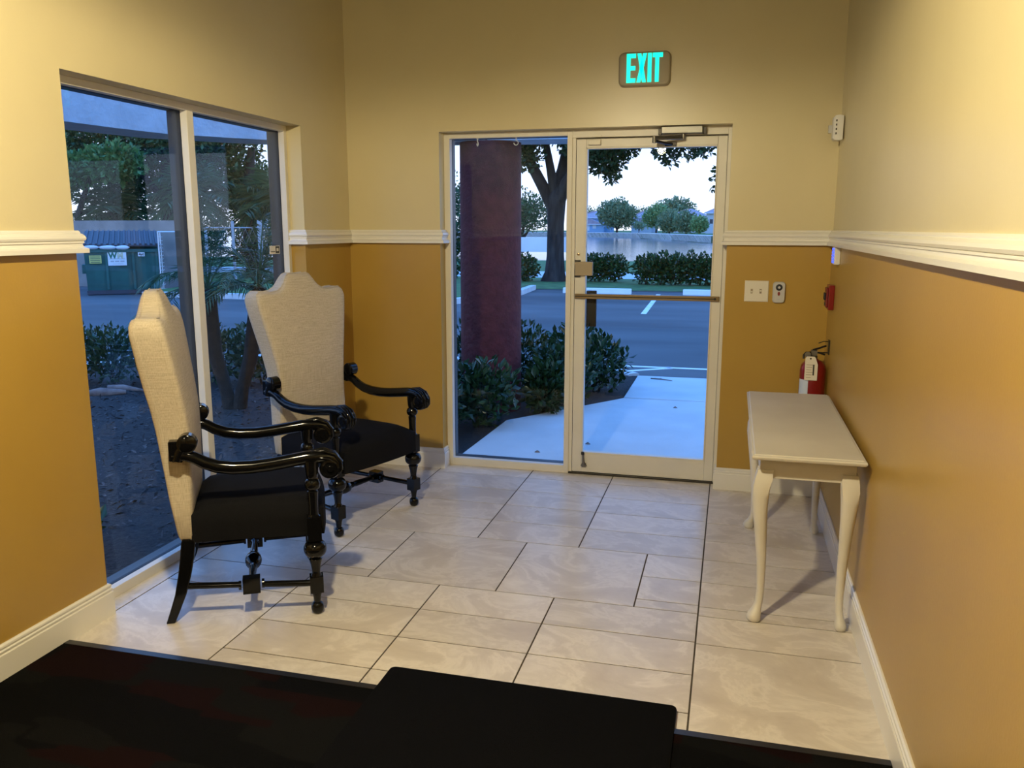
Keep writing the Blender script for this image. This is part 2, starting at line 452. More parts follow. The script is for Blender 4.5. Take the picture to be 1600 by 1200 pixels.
# ================================================================== the room
W = 2.966; H = 3.05; YB = -8.0
RAILZ = 1.50
X0, X1, ZO = 0.622, 2.388, 2.16          # opening in the back wall
Y0, Y1, ZW = -2.396, -0.603, 2.147       # window opening in the left wall
TH = 0.20
def painted(mb, a, b):
    """box split at the chair rail: ochre below, cream above"""
    lo = (a[0], a[1], min(a[2], b[2])); hi = (b[0], b[1], max(a[2], b[2]))
    if lo[2] < RAILZ < hi[2]:
        mb.box(lo, (hi[0], hi[1], RAILZ), 1); mb.box((lo[0], lo[1], RAILZ), hi, 0)
    else:
        mb.box(lo, hi, 0 if lo[2] >= RAILZ else 1)
def finish_wall(ob, axis, sign):
    for p in ob.data.polygons:
        if p.normal[axis] * sign > 0.9: p.material_index = 2
    return struct(ob)
WM3 = ['paint_cream', 'paint_ochre', 'stucco']
mb = MB(); painted(mb, (-TH, YB, -0.1), (0, Y0, H)); painted(mb, (-TH, Y1, -0.1), (0, TH, H)); painted(mb, (-TH, Y0, ZW), (0, Y1, H))
finish_wall(mb.build('wall_left', WM3), 0, -1)
mb = MB(); painted(mb, (0, 0, -0.1), (X0, TH, H)); painted(mb, (X1, 0, -0.1), (W, TH, H)); painted(mb, (X0, 0, ZO), (X1, TH, H))
finish_wall(mb.build('wall_back', WM3), 1, 1)
mb = MB(); painted(mb, (W, YB, -0.1), (W + TH, TH, H))
finish_wall(mb.build('wall_right', WM3), 0, 1)
mb = MB(); painted(mb, (-TH, YB - TH, -0.1), (W + TH, YB, H))
finish_wall(mb.build('wall_front', WM3), 1, -1)
struct(MB().box((-TH, YB - TH, H), (W + TH, TH, H + 0.12)).build('ceiling', 'ceiling_white'))

# chair rail
RP = [(0, 0), (.010, 0), (.014, -.006), (.014, -.011), (.019, -.013), (.026, -.021), (.0285, -.030), (.026, -.037), (.020, -.040), (.0225, -.042), (.0225, -.047),
      (.018, -.049), (.018, -.054), (.021, -.061), (.028, -.066), (.033, -.068), (.033, -.084), (0, -.084)]
RP = [(o, 1.5624 + z) for o, z in RP]
struct(MB().planstrip(RP, [(W, YB), (W, 0), (X1, 0), (X1, .09)]).build('trim_1', 'white_trim', smooth=25))
struct(MB().planstrip(RP, [(X0, .09), (X0, 0), (0, 0), (0, Y1), (-.09, Y1)]).build('trim_2', 'white_trim', smooth=25))
struct(MB().planstrip(RP, [(-.09, Y0), (0, Y0), (0, YB)]).build('trim_3', 'white_trim', smooth=25))
BP = [(0, 0), (.016, 0), (.016, .098), (.0145, .101), (.0115, .101), (.0115, .106), (.0135, .108), (.0135, .113), (.0095, .116), (.0095, .121), (.012, .123), (.011, .130), (.006, .1351), (0, .1351)]
struct(MB().planstrip(BP, [(W, YB), (W, 0), (X1, 0), (X1, .085)]).build('baseboard_right', 'white_trim', smooth=25))
struct(MB().planstrip(BP, [(X0, .085), (X0, 0), (0, 0), (0, Y1), (-.085, Y1)]).build('baseboard_back', 'white_trim', smooth=25))
struct(MB().planstrip(BP, [(-.085, Y0), (0, Y0), (0, YB)]).build('baseboard_left', 'white_trim', smooth=25))

# floor and its tiles
floor = struct(MB().box((-TH, YB, -0.1), (W, .20, -0.0022)).build('floor', 'grout', origin=(0, 0, -0.1)))
cells = []
def rows(xa, xb, ys):
    for y0, y1 in zip(ys[:-1], ys[1:]): cells.append((xa, xb, y1, y0))
top = [.2, -.08, -.35, -.625, -.895, -1.17]
for xa, xb in ((1.744, 2.353), (1.215, 1.744), (.607, 1.215), (-.002, .607)): rows(xa, xb, top)
cells += [(.87, 1.479, -1.77, -1.17), (1.479, 2.087, -1.77, -1.17)]
rows(2.087, 2.353, [-1.17, -1.443, -1.69, -1.77]); rows(.607, .87, [-1.17, -1.443, -1.69, -1.77]); rows(-.002, .607, [-1.17, -1.443, -1.77])
bot = [-1.77, -2.02, -2.27, -2.52, -2.77]
for xa, xb in ((1.744, 2.353), (1.22, 1.744), (.612, 1.22)): rows(xa, xb, bot)
rows(-.002, .612, [-1.77, -2.02, -2.62, -2.9])
rows(2.353, W, [.2, -.04, -.645, -.916, -1.175, -1.443, -1.70, -1.787, -2.03, -2.64, -2.9])
rows(-.2, -.002, [-.6, -1.2, -1.8, -2.4])
cache = {}
for xa, xb, ya, yb in cells:
    w, d = round(xb - xa - .0065, 4), round(yb - ya - .0065, 4)
    if (w, d) not in cache:
        q = MB(); e_ = .0004
        q.rings([[(sx * (w / 2 - i), sy * (d / 2 - i), z) for sx, sy in ((-1, -1), (1, -1), (1, 1), (-1, 1))] for i, z in ((0, -.012), (0, -e_), (e_, 0))])
        t = q.build('tile', 'tile_stone', origin=(0, 0, 0)); cache[(w, d)] = t.data
    else:
        t = bpy.data.objects.new('tile', cache[(w, d)]); COL.objects.link(t)
    t.parent = floor; t.location = ((xa + xb) / 2, (ya + yb) / 2, 0.1)

# ------------------------------------------------------------------ left window
win = srothing('window_1', (-.14, (Y0 + Y1) / 2, 0))
def member(a, b, name):
    """white inside half and dark outside half of a frame member running between corners given in (y, z)"""
    p = MB().box((-.09, a[0], a[1]), (-.127, b[0], b[1])).build(name, 'frame_white', win, bevel=.002)
    MB().box((-.127, a[0] - .002, a[1]), (-.146, b[0] + .002, b[1])).build('gasket', 'gasket', p)
    MB().box((-.146, a[0], a[1]), (-.20, b[0], b[1])).build('outer_face', 'frame_bronze', p, bevel=.002)
YM = (Y0 + Y1) / 2
member((Y0, 0), (Y0 + .03, ZW), 'jamb'); member((Y1 - .03, 0), (Y1, ZW), 'jamb')
member((YM - .025, 0.045), (YM + .025, ZW - .032), 'mullion')
member((Y0 + .03, ZW - .032), (Y1 - .03, ZW), 'head'); member((Y0 + .03, 0), (Y1 - .03, .045), 'sill')
for a, b in ((Y0 + .03, YM - .025), (YM + .025, Y1 - .03)):
    MB().box((-.128, a, .045), (-.132, b, ZW - .032)).build('pane', 'window_glass', win)
st = thing('window_sticker', (-.1265, -.735, 1.42), 'small cream alarm sticker on the window glass above the far chair', 'sticker')
MB().box((-.1265, -.785, 1.425), (-.1278, -.675, 1.472)).build('paper_label', 'paper', st)
MB().box((-.1258, -.722, 1.43), (-.1265, -.682, 1.468)).build('printed_mark', 'ink', st)
MB().box((-.1252, -.713, 1.441), (-.1258, -.690, 1.458)).build('printed_mark', 'paper', st)
MB().box((-.1258, -.775, 1.436), (-.1265, -.727, 1.441)).build('printed_line', 'ink', st)

# ------------------------------------------------------------------ sidelight window and door frame
sl = srothing('window_2', ((X0 + 1.45) / 2, .14, 0))
def fmember(x0, x1, z0, z1, name, par):
    p = MB().box((x0, .09, z0), (x1, .137, z1)).build(name, 'frame_white', par, bevel=.002)
    MB().box((x0 - .001, .137, z0), (x1 + .001, .143, z1)).build('gasket', 'gasket', p)
    MB().box((x0, .143, z0), (x1, .20, z1)).build('outer_face', 'frame_bronze', p, bevel=.002)
fmember(X0, .661, 0, ZO, 'jamb', sl); fmember(.661, 1.417, ZO - .034, ZO, 'head', sl); fmember(.661, 1.417, 0, .05, 'sill', sl)
fmember(1.417, 1.449, 0, ZO, 'mullion', sl)
MB().box((.661, .138, .05), (1.417, .142, ZO - .034)).build('pane', 'window_glass', sl)
for hx in (.838, 1.088):
    hk = thing('ceiling_hook', (hx, .115, ZO - .034), 'small white hook at the window head, ' + ('left of the pair, seen edge-on' if hx < 1 else 'right of the pair, curled open'), 'hook', 'hooks at the top of the sidelight window')
    pts = [(hx, .115, ZO - .034), (hx, .115, ZO - .052)] + [((hx + (0 if hx < 1 else .014 * math.sin(t))) - (0 if hx < 1 else 0), .115 + (.014 * math.sin(t) if hx < 1 else 0), ZO - .066 + .014 * math.cos(t)) for t in [i * PI / 6 for i in range(0, 10)]]
    MB().tube(pts, .0028, 6).build('wire', 'plastic_white', hk, smooth=60)
    MB().cyl((hx, .115, ZO - .034), (hx, .115, ZO - .038), .008).build('base_plate', 'plastic_white', hk)

dr = srothing('door_1', (1.92, .12, 0))
DF = srothing('trim_4', (1.92, .14, 0))
for a in ((X1 - .021, X1, 0, ZO, 'jamb'), (1.449, X1 - .021, 2.112, ZO, 'head')): fmember(*a, DF)
MB().box((1.449, .099, 0), (1.470, .137, 2.112)).build('door_stop', 'frame_white', DF, bevel=.0015)
for q in (((1.449, .141, .012), (1.486, .165, 2.112)), ((2.348, .141, .012), (2.367, .165, 2.112)), ((1.486, .141, 2.088), (2.348, .165, 2.112))): MB().box(*q).build('door_stop', 'frame_white', DF, bevel=.0015)
MB().box((1.449, .088, -.004), (X1, .20, .012)).build('threshold', 'dark_metal', DF, bevel=.003)
def leaf(x0, x1, z0, z1, name, r=.003): return MB().box((x0, .096, z0), (x1, .140, z1)).build(name, 'frame_white', dr, bevel=r)
leaf(1.473, 1.534, .014, 2.104, 'stile'); leaf(2.311, 2.3655, .014, 2.104, 'stile'); leaf(1.534, 2.311, 2.052, 2.104, 'top_rail'); leaf(1.534, 2.311, .014, .142, 'bottom_rail')
for q in (((1.534, .092, .142), (1.541, .144, 2.052)), ((2.304, .092, .142), (2.311, .144, 2.052)), ((1.534, .092, 2.045), (2.311, .144, 2.052)), ((1.534, .092, .142), (2.311, .144, .149))):
    MB().box(*q).build('glazing_bead', 'frame_white', dr, bevel=.001)
MB().box((1.541, .116, .149), (2.304, .121, 2.045)).build('pane', 'window_glass', dr)
# push bar
pb = MB(); pb.box((1.478, .078, 1.139), (2.357, .096, 1.170)); bar = pb.build('push_bar', 'bronze_bar', dr, bevel=.003)
MB().box((1.480, .0765, 1.152), (2.335, .079, 1.1575)).build('groove', 'dark_metal', bar)
MB().lathe([(.0, -.002), (.0075, -.002), (.0075, .0), (.006, .004)], (2.332, .0765, 1.155), 12, axis='y').build('screw', 'dark_metal', bar)
lk = MB().box((1.478, .070, 1.283), (1.588, .096, 1.369)).build('lock_box', 'lock_tan', dr, bevel=.003)
MB().box((1.474, .080, 1.369), (1.510, .097, 1.378)).build('strike_edge', 'gasket', lk); MB().box((1.474, .080, 1.274), (1.510, .097, 1.283)).build('strike_edge', 'gasket', lk)
MB().lathe([(.0, -.006), (.008, -.005), (.009, .004)], (1.495, .094, 1.414), 14, axis='y').build('keyhole', 'bronze_bar', dr, smooth=40)
ph = MB().box((1.538, .165, .955), (1.602, .182, 1.185)).build('outside_pull', 'dark_metal', dr, bevel=.004)
MB().box((1.545, .144, 1.16), (1.56, .165, 1.18)).build('standoff', 'dark_metal', ph); MB().box((1.545, .144, .96), (1.56, .165, .98)).build('standoff', 'dark_metal', ph)
cb = MB().box((1.545, .076, 2.066), (1.624, .096, 2.099)).build('contact_sensor', 'plastic_ivory', dr, bevel=.004)
MB().box((1.585, .080, 2.113), (1.624, .099, 2.124)).build('magnet', 'plastic_ivory', cb)
# kick-down stop with rubber tip
ks = MB(); ks.box((1.538, .086, .048), (1.566, .096, .075)); ks.tube([(1.552, .082, .06), (1.549, .080, .10), (1.546, .082, .132)], [.009, .008, .006], 8)
ks.tube([(1.534, .088, .056), (1.552, .084, .090)], .0035, 6); ks.tube([(1.570, .088, .056), (1.552, .084, .090)], .0035, 6)
kk = ks.build('kick_stop', 'steel', dr, smooth=40)
MB().lathe([(.0, -.012), (.009, -.010), (.0115, 0), (.009, .010), (0, .012)], (1.545, .081, .142), 12).build('rubber_tip', 'rubber_black', kk, smooth=50)
# door closer
dc = thing('door_closer', (2.10, .06, 2.12), 'silver door closer with folded arm above the glass door', 'door closer')
MB().box((1.985, .030, 2.116), (2.222, .088, 2.157)).build('body', 'steel', dc, bevel=.004)
MB().box((1.965, .060, 2.114), (1.985, .090, 2.150)).build('end_plate', 'dark_metal', dc, bevel=.002); MB().box((2.222, .055, 2.112), (2.243, .090, 2.150)).build('end_plate', 'dark_metal', dc, bevel=.002)
MB().cyl((2.112, .058, 2.117), (2.112, .058, 2.085), .011).build('spindle', 'steel', dc, smooth=40)
MB().tube([(2.112, .058, 2.090), (2.03, .012, 2.087), (1.952, -.03, 2.085)], .0085, 8, flat=1.2).build('main_arm', 'steel', dc, smooth=40)
fa = MB(); fa.tube([(1.952, -.03, 2.072), (2.01, .03, 2.062), (2.045, .08, 2.060)], .0085, 8, flat=1.2); fa.build('fore_arm', 'dark_metal', dc, smooth=40)
MB().cyl((1.952, -.03, 2.060), (1.952, -.03, 2.096), .012).build('elbow', 'steel', dc, smooth=40)
MB().box((2.005, .075, 2.050), (2.07, .0955, 2.072)).build('shoe', 'dark_metal', dc, bevel=.002)

# ------------------------------------------------------------------ carpet and mat
cp = thing('entry_carpet', (W / 2, -4.5, 0), 'black low-pile entry carpet with faint red blocks, across the foreground floor', 'carpet')
MB().box((.017, YB + .02, 0.001), (W - .017, -2.665, .011)).build('pile', 'carpet', cp)
MB().rings([[(x, -2.628, .001), (x, -2.634, .0105), (x, -2.665, .0125), (x, -2.665, .001)] for x in (.017, W - .017)]).build('edge_strip', 'rubber_black', cp, smooth=30)
fm = thing('floor_mat', (1.81, -3.3, .012), 'plain black doormat lying over the carpet edge onto the tiles', 'mat')
def rr(x0, x1, y0, y1, r, n=5):
    P = []
    for cx, cy, a in ((x1 - r, y0 + r, -90), (x1 - r, y1 - r, 0), (x0 + r, y1 - r, 90), (x0 + r, y0 + r, 180)):
        P += [(cx + r * math.cos(math.radians(a + 90 * i / n)), cy + r * math.sin(math.radians(a + 90 * i / n))) for i in range(n + 1)]
    return P
MB().rings([[(x, y, .0127) for x, y in rr(1.302, 2.313, -4.3, -2.516, .02)], [(x, y, .019) for x, y in rr(1.302, 2.313, -4.3, -2.516, .02)], [(x, y, .022) for x, y in rr(1.310, 2.305, -4.29, -2.524, .03)]]).build('pile', 'mat_black', fm, smooth=30)
MB().prism(rr(1.300, 2.315, -2.66, -2.514, .02), .001, .0126).build('rubber_backing', 'rubber_black', fm)

# ------------------------------------------------------------------ armchairs
def make_chair():
    t = thing('armchair', (0, 0, 0), 'x', 'armchair', 'throne-back armchairs by the window')
    # upholstered back
    half = [(.0, .345), (.235, .345), (.250, .36), (.247, .50), (.238, .62), (.236, .70), (.241, .80), (.253, .88), (.274, .98), (.296, 1.08), (.312, 1.16), (.316, 1.195), (.308, 1.225),
            (.285, 1.240), (.250, 1.238), (.205, 1.233), (.165, 1.238), (.135, 1.254), (.115, 1.275), (.098, 1.302), (.080, 1.320), (.058, 1.328), (.030, 1.326), (.0, 1.324)]
    out = half[1:] + [(-y, z) for y, z in half[::-1][1:-1]] + [(0, .345)]
    out = [(y, z) for y, z in out]
    def cx(z): return float(np.interp(z, [.30, .475, .70, .83, 1.03, 1.20, 1.33], [-.490, -.499, -.506, -.513, -.543, -.566, -.578]))
    def th(z): return float(np.interp(z, [.30, .36, .50, .75, 1.0, 1.2, 1.25, 1.33], [.030, .032, .048, .070, .076, .074, .060, .036]))
    def ring(k, sgn, dep):
        R = []
        for y, z in out:
            zz = .82 + (z - .82) * k; yy = y * k
            R.append((cx(zz) + sgn * th(zz) * dep, yy, zz))
        return R
    rings = [ring(k, -1, d) for k, d in ((.02, 1.0), (.5, 1.0), (.9, 1.0), (.965, .97), (.99, .87), (1, .68))] + [ring(k, 1, d) for k, d in ((1, .42), (.988, .60), (.96, .70), (.88, .76), (.5, .82), (.02, .84))]
    bk = MB().rings(rings).build('backrest', 'linen', t, smooth=60)
    # seam piping along both rims and the hem
    for sgn in (1, -1):
        rim = ring(1.0, sgn, .66 if sgn < 0 else .44)
        MB().rings([[Vector(p) + Vector((math.cos(a) * .0035, 0, math.sin(a) * .0035)) for a in (0, PI / 2, PI, 1.5 * PI)] for p in rim], closed=True).build('piping', 'linen', bk, smooth=60)
    # seat
    nu, nv = 12, 12; q = MB()
    def sp(u, v, z):
        x = -.475 + .515 * u; hw = .245 + .030 * u; y = (v * 2 - 1) * hw
        x += .018 * (1 - (2 * v - 1) ** 2) * max(0, u - .5) * 2
        return (x, y, z)
    def zt(u, v): return .448 + .058 * (max(0, 1 - (2 * u - 1) ** 4) * max(0, 1 - (2 * v - 1) ** 4)) ** .5
    for i in range(nu + 1):
        for j in range(nv + 1): q.v.append(sp(i / nu, j / nv, zt(i / nu, j / nv)))
    for i in range(nu):
        for j in range(nv): a = i * (nv + 1) + j; q.face((a, a + nv + 1, a + nv + 2, a + 1))
    per = [(i, 0) for i in range(nu)] + [(nu, j) for j in range(nv)] + [(i, nv) for i in range(nu, 0, -1)] + [(0, j) for j in range(nv, 0, -1)]
    n0 = len(q.v)
    for zz in (.40, .345, .335):
        for i, j in per: q.v.append(sp(i / nu, j / nv, zz))
    k = len(per)
    topi = [i * (nv + 1) + j for i, j in per]
    lay = [topi, [n0 + i for i in range(k)], [n0 + k + i for i in range(k)], [n0 + 2 * k + i for i in range(k)]]
    for A, B in zip(lay[:-1], lay[1:]):
        for i in range(k): q.face((A[i], A[(i + 1) % k], B[(i + 1) % k], B[i]))
    q.face(lay[-1])
    q.build('seat', 'seat_black', t, smooth=70)
    # turned front legs carrying the arms
    def bulb(rc, zc, rn, hz, n=8): return [(rn + (rc - rn) * math.cos(a), zc + hz * math.sin(a)) for a in [-PI / 2 + PI * k / n for k in range(n + 1)]]
    prof = [(.010, 0)] + bulb(.0265, .026, .013, .024) + [(.0145, .062), (.0165, .078), (.022, .096), (.022, .168), (.017, .178), (.0175, .190), (.021, .215), (.028, .240), (.022, .247)] + bulb(.047, .282, .022, .033) + \
           [(.026, .322), (.026, .424), (.020, .430), (.0195, .47), (.0205, .51), (.022, .526), (.018, .530)] + bulb(.0315, .556, .018, .022) + [(.022, .584), (.0245, .600), (.026, .620), (.027, .655)]
    for s in (-1, 1):
        q = MB(); q.lathe(prof, (0, s * .296, 0), 20)
        q.cbox((0, s * .296, .131), (.027, .027, .034)); q.cbox((0, s * .296, .372), (.028, .028, .050))
        q.build('leg', 'black_lacquer', t, smooth=35)
    # sabre rear legs
    for s in (-1, 1):
        R = []
        for x, z, hx, hy in ((-.578, 0, .017, .019), (-.558, .05, .019, .019), (-.532, .12, .022, .020), (-.512, .20, .025, .021), (-.497, .28, .027, .022), (-.490, .335, .027, .021), (-.490, .352, .022, .018)):
            R.append([(x - hx, s * .226 - hy, z), (x + hx, s * .226 - hy, z), (x + hx, s * .226 + hy, z), (x - hx, s * .226 + hy, z)])
        MB().rings(R).build('leg', 'black_lacquer', t, bevel=.004, smooth=35)
    # H stretcher
    def sy(x): return .296 + (.226 - .296) * (x / -.52)
    for s in (-1, 1):
        q = MB(); q.tube([(-.525, s * sy(-.525), .148), (-.30, s * sy(-.3), .142)], [.0135, .0125], 12)
        q.tube([(-.21, s * sy(-.21), .139), (0, s * .296, .132)], [.0125, .0135], 12)
        q.cbox((-.257, s * sy(-.257), .141), (.034, .024, .032)); q.lathe([(.019, -.05), (.019, -.04)], (-.257, s * sy(-.257), .141), 12, axis='x'); q.lathe([(.019, .04), (.019, .05)], (-.257, s * sy(-.257), .141), 12, axis='x')
        q.build('side_stretcher', 'black_lacquer', t, smooth=35)
    yy = sy(-.257) - .022
    MB().lathe([(.014, -yy), (.020, -yy + .02), (.013, -yy + .035), (.017, -.09), (.014, -.075), (.018, -.06), (.014, -.05), (.033, -.025), (.036, 0), (.033, .025), (.014, .05), (.018, .06), (.014, .075), (.017, .09), (.013, yy - .035), (.020, yy - .02), (.014, yy)],
               (-.257, 0, .141), 16, axis='y').build('cross_stretcher', 'black_lacquer', t, smooth=40)
    # scrolled arms
    for s in (-1, 1):
        path = [(-.520, .705), (-.475, .708), (-.440, .696), (-.405, .674), (-.36, .655), (-.30, .645), (-.23, .643), (-.16, .648), (-.09, .657), (-.02, .666), (.04, .667), (.085, .655), (.108, .628)]
        rad = [.022, .023, .024, .025, .026, .027, .027, .027, .027, .027, .028, .027, .024]
        a = MB().tube([(x, s * .288, z) for x, z in path], rad, 14, flat=.92).build('armrest', 'black_lacquer', t, smooth=50)
        q = MB(); q.lathe([(.0, -.028), (.030, -.028), (.037, -.022), (.037, .022), (.030, .028), (.0, .028)], (-.462, s * .288, .757), 20, axis='y')
        q.tube([(-.505, s * .288, .690), (-.492, s * .288, .725), (-.475, s * .288, .75)], [.024, .024, .022], 10); q.build('rear_scroll', 'black_lacquer', a, smooth=45)
        MB().box((-.530, s * .262, .690), (-.490, s * .306, .768)).build('mounting_block', 'black_lacquer', a, bevel=.004)
        q = MB(); q.lathe([(.0, -.030), (.012, -.030), (.014, -.024), (.026, -.024), (.029, -.028), (.038, -.026), (.042, -.018), (.042, .018), (.038, .026), (.029, .028), (.026, .024), (.014, .024), (.012, .030), (0, .030)], (.072, s * .288, .618), 22, axis='y')
        q.build('front_scroll', 'black_lacquer', a, smooth=40)
        q = MB()
        for off, amp in ((-.018, .010), (0, .013), (.018, .010)):       # carved leaf over the knuckle
            q.tube([(.00, s * .288 + off * .6, .690), (.05, s * .288 + off, .691 + amp * .2), (.092, s * .288 + off, .676), (.114, s * .288 + off, .645), (.117, s * .288 + off * .9, .612), (.105, s * .288 + off * .6, .588)], [.003, .007, .0085, .008, .007, .003], 8)
        for sy_ in (-1, 1):
            q.tube([(.03, s * .288 + sy_ * .022, .668), (.07, s * .288 + sy_ * .029, .664), (.098, s * .288 + sy_ * .028, .640)], [.003, .006, .003], 6)
        q.build('carved_leaf', 'black_lacquer', a, smooth=60)
    return t
ch = make_chair()
ch2 = copy_tree(ch)
ch.location = (.675, -1.904, 0); ch.rotation_euler = (0, 0, math.radians(30))
ch2.location = (.615, -1.057, 0); ch2.rotation_euler = (0, 0, math.radians(-19.5))
ch['label'] = 'nearer high-back armchair seen side-on, cream linen back, black seat and scrolled black arms'
ch2['label'] = 'farther high-back armchair in the corner, cream linen back facing the room, black seat'

# ------------------------------------------------------------------ console table
tb = thing('console_table', (2.74, -1.2, 0), 'narrow white painted console table with cabriole legs against the right wall', 'table')
TX0, TX1, TY0, TY1, TZ = 2.530, 2.945, -1.866, -.540, .722
R = []
for inset, z in ((.012, .698), (.006, .700), (.001, .706), (0, .711), (.002, .716), (.010, .718), (.013, .7215), (.022, .722)):
    R.append([(TX0 + inset, TY0 + inset, z), (TX1 - inset, TY0 + inset, z), (TX1 - inset, TY1 - inset, z), (TX0 + inset, TY1 - inset, z)])
MB().rings(R).build('table_top', 'table_paint', tb, smooth=30)
lx, ly = (2.588, 2.900), (-1.756, -.668)
for a, b in (((lx[0] - .022, ly[0] - .020, .606), (lx[1] + .022, ly[0] - .002, .699)), ((lx[0] - .022, ly[1] + .002, .606), (lx[1] + .022, ly[1] + .020, .699))):
    MB().box(a, b).build('apron', 'table_paint', tb, bevel=.002)
for xx, s in ((lx[0], -1), (lx[1], 1)):     # long aprons with shaped ends
    P = [(ly[0], .699), (ly[0], .59), (ly[0] + .05, .575), (ly[0] + .12, .572), (ly[0] + .17, .606), (ly[1] - .17, .606), (ly[1] - .12, .572), (ly[1] - .05, .575), (ly[1], .59), (ly[1], .699)]
    MB().prism_axis(P, xx + s * .002, xx + s * .020, 'x').build('apron', 'table_paint', tb, bevel=.002)
for xx, sx in ((lx[0], -1), (lx[1], 1)):
    for yy, sy_ in ((ly[0], -1), (ly[1], 1)):
        R = []
        kx = .35 if sx > 0 else 1.0
        for z, off, r, sq in ((.640, .000, .030, 1), (.606, .006, .034, 1), (.575, .014, .035, .7), (.53, .017, .033, .35), (.46, .013, .028, .1), (.36, .004, .023, 0), (.24, -.005, .0185, 0), (.13, -.008, .0155, 0), (.075, -.004, .0155, 0), (.05, .005, .019, 0), (.032, .014, .026, 0), (.018, .017, .029, 0), (.006, .016, .027, 0), (.0, .015, .021, 0)):
            ring = []
            for j in range(16):
                a = 2 * PI * j / 16; c, s_ = math.cos(a), math.sin(a); g = 1 + sq * (1 / max(abs(c), abs(s_)) - 1) * .85
                ring.append((xx + sx * off * kx * .9 + r * g * c * (.8 if kx < 1 and z < .06 else 1), yy + sy_ * off + r * g * s_, z))
            R.append(ring)
        MB().rings(R[::-1]).build('leg', 'table_paint', tb, smooth=50)

# ------------------------------------------------------------------ things on the walls
ex = thing('exit_sign', (1.882, -.02, 2.375), 'beige exit sign with glowing green letters above the door', 'exit sign')
def rrect(x0, x1, z0, z1, r, y, n=5): return [(a, y, c) for a, c in rr(x0, x1, z0, z1, r, n)]
MB().rings([rrect(1.735, 2.031, 2.376, 2.566, .032, 0), rrect(1.735, 2.031, 2.376, 2.566, .032, -.020), rrect(1.742, 2.024, 2.383, 2.559, .028, -.040), rrect(1.750, 2.016, 2.391, 2.551, .022, -.044)]).build('housing', 'exit_face', ex, smooth=35)
def letter(polys):
    q = MB()
    for P in polys: q.prism_axis([(1.783 + a, 2.395 + c) for a, c in P], -.0435, -.0470, 'y')
    q.build('letter', 'exit_green', ex)
def rc(x0, x1, z0, z1): return [(x0, z0), (x1, z0), (x1, z1), (x0, z1)]
LH = .158
letter([rc(0, .022, 0, LH), rc(.022, .052, 0, .024), rc(.022, .052, LH - .024, LH), rc(.022, .050, LH / 2 - .012, LH / 2 + .012)])
letter([[(.058, 0), (.080, 0), (.114, LH), (.092, LH)], [(.090, 0), (.112, 0), (.082, LH), (.060, LH)]])
letter([rc(.120, .142, 0, LH)])
letter([rc(.162, .184, 0, LH - .024), rc(.147, .204, LH - .024, LH)])

sw = thing('light_switch', (2.567, 0, 1.15), 'ivory double light switch plate beside the door', 'light switch')
pl = MB(); pl.rings([[(x, y, z) for x, z in ((2.5 + i, 1.152 + i), (2.634 - i, 1.152 + i), (2.634 - i, 1.274 - i), (2.5 + i, 1.274 - i))] for i, y in ((0, 0), (0, -.004), (.004, -.0065))]); pl.build('plate', 'plastic_ivory', sw)
for k, sx in enumerate((2.540, 2.590)):
    tg = MB().box((sx - .006, -.0062, 1.200), (sx + .006, -.0072, 1.226)).build('toggle_slot', 'lock_tan', sw)
    MB().box((sx - .0045, -.007, 1.206 + .006 * k), (sx + .0045, -.017, 1.214 + .006 * k)).build('toggle', 'plastic_ivory', sw, bevel=.001)
rm = thing('remote_control', (2.691, -.01, 1.146), 'grey wall-mounted remote with round button next to the light switch', 'remote control')
P = rr(2.657, 2.726, 1.148, 1.270, .018)
MB().rings([[(x, 0, z) for x, z in P], [(x, -.016, z) for x, z in P], [(2.6915 + (x - 2.6915) * .9, -.022, 1.209 + (z - 1.209) * .94) for x, z in P]]).build('case', 'plastic_grey', rm, smooth=35)
MB().lathe([(.019, 0), (.019, -.002), (.016, -.004), (.0, -.004)], (2.6915, -.021, 1.238), 18, axis='y').build('button', 'gasket', rm, smooth=40)
MB().lathe([(.007, 0), (.007, -.002), (.0, -.002)], (2.6915, -.0255, 1.238), 12, axis='y').build('button_center', 'plastic_grey', rm)
MB().rings([[(2.6915 + a * .007, y, 1.202 + c * .012) for a, c in [(math.cos(t), math.sin(t)) for t in [i * PI / 6 for i in range(12)]]] for y in (-.0215, -.0235)]).build('indicator', 'red_dark', rm)
MB().box((2.682, -.0218, 1.168), (2.701, -.0225, 1.171)).build('print', 'fence_grey', rm)

fp = thing('fire_alarm', (W - .02, -.20, 1.135), 'red fire alarm pull station on the right wall near the corner', 'fire alarm')
MB().box((W, -.275, 1.136), (W - .030, -.150, 1.270)).build('housing', 'red_paint', fp, bevel=.005)
MB().box((W - .030, -.262, 1.150), (W - .040, -.165, 1.256)).build('front_cover', 'red_dark', fp, bevel=.003)
MB().box((W - .040, -.235, 1.188), (W - .048, -.180, 1.226)).build('pull_handle', 'gasket', fp, bevel=.003)
MB().box((W - .040, -.225, 1.160), (W - .042, -.19, 1.172)).build('print', 'ink', fp)

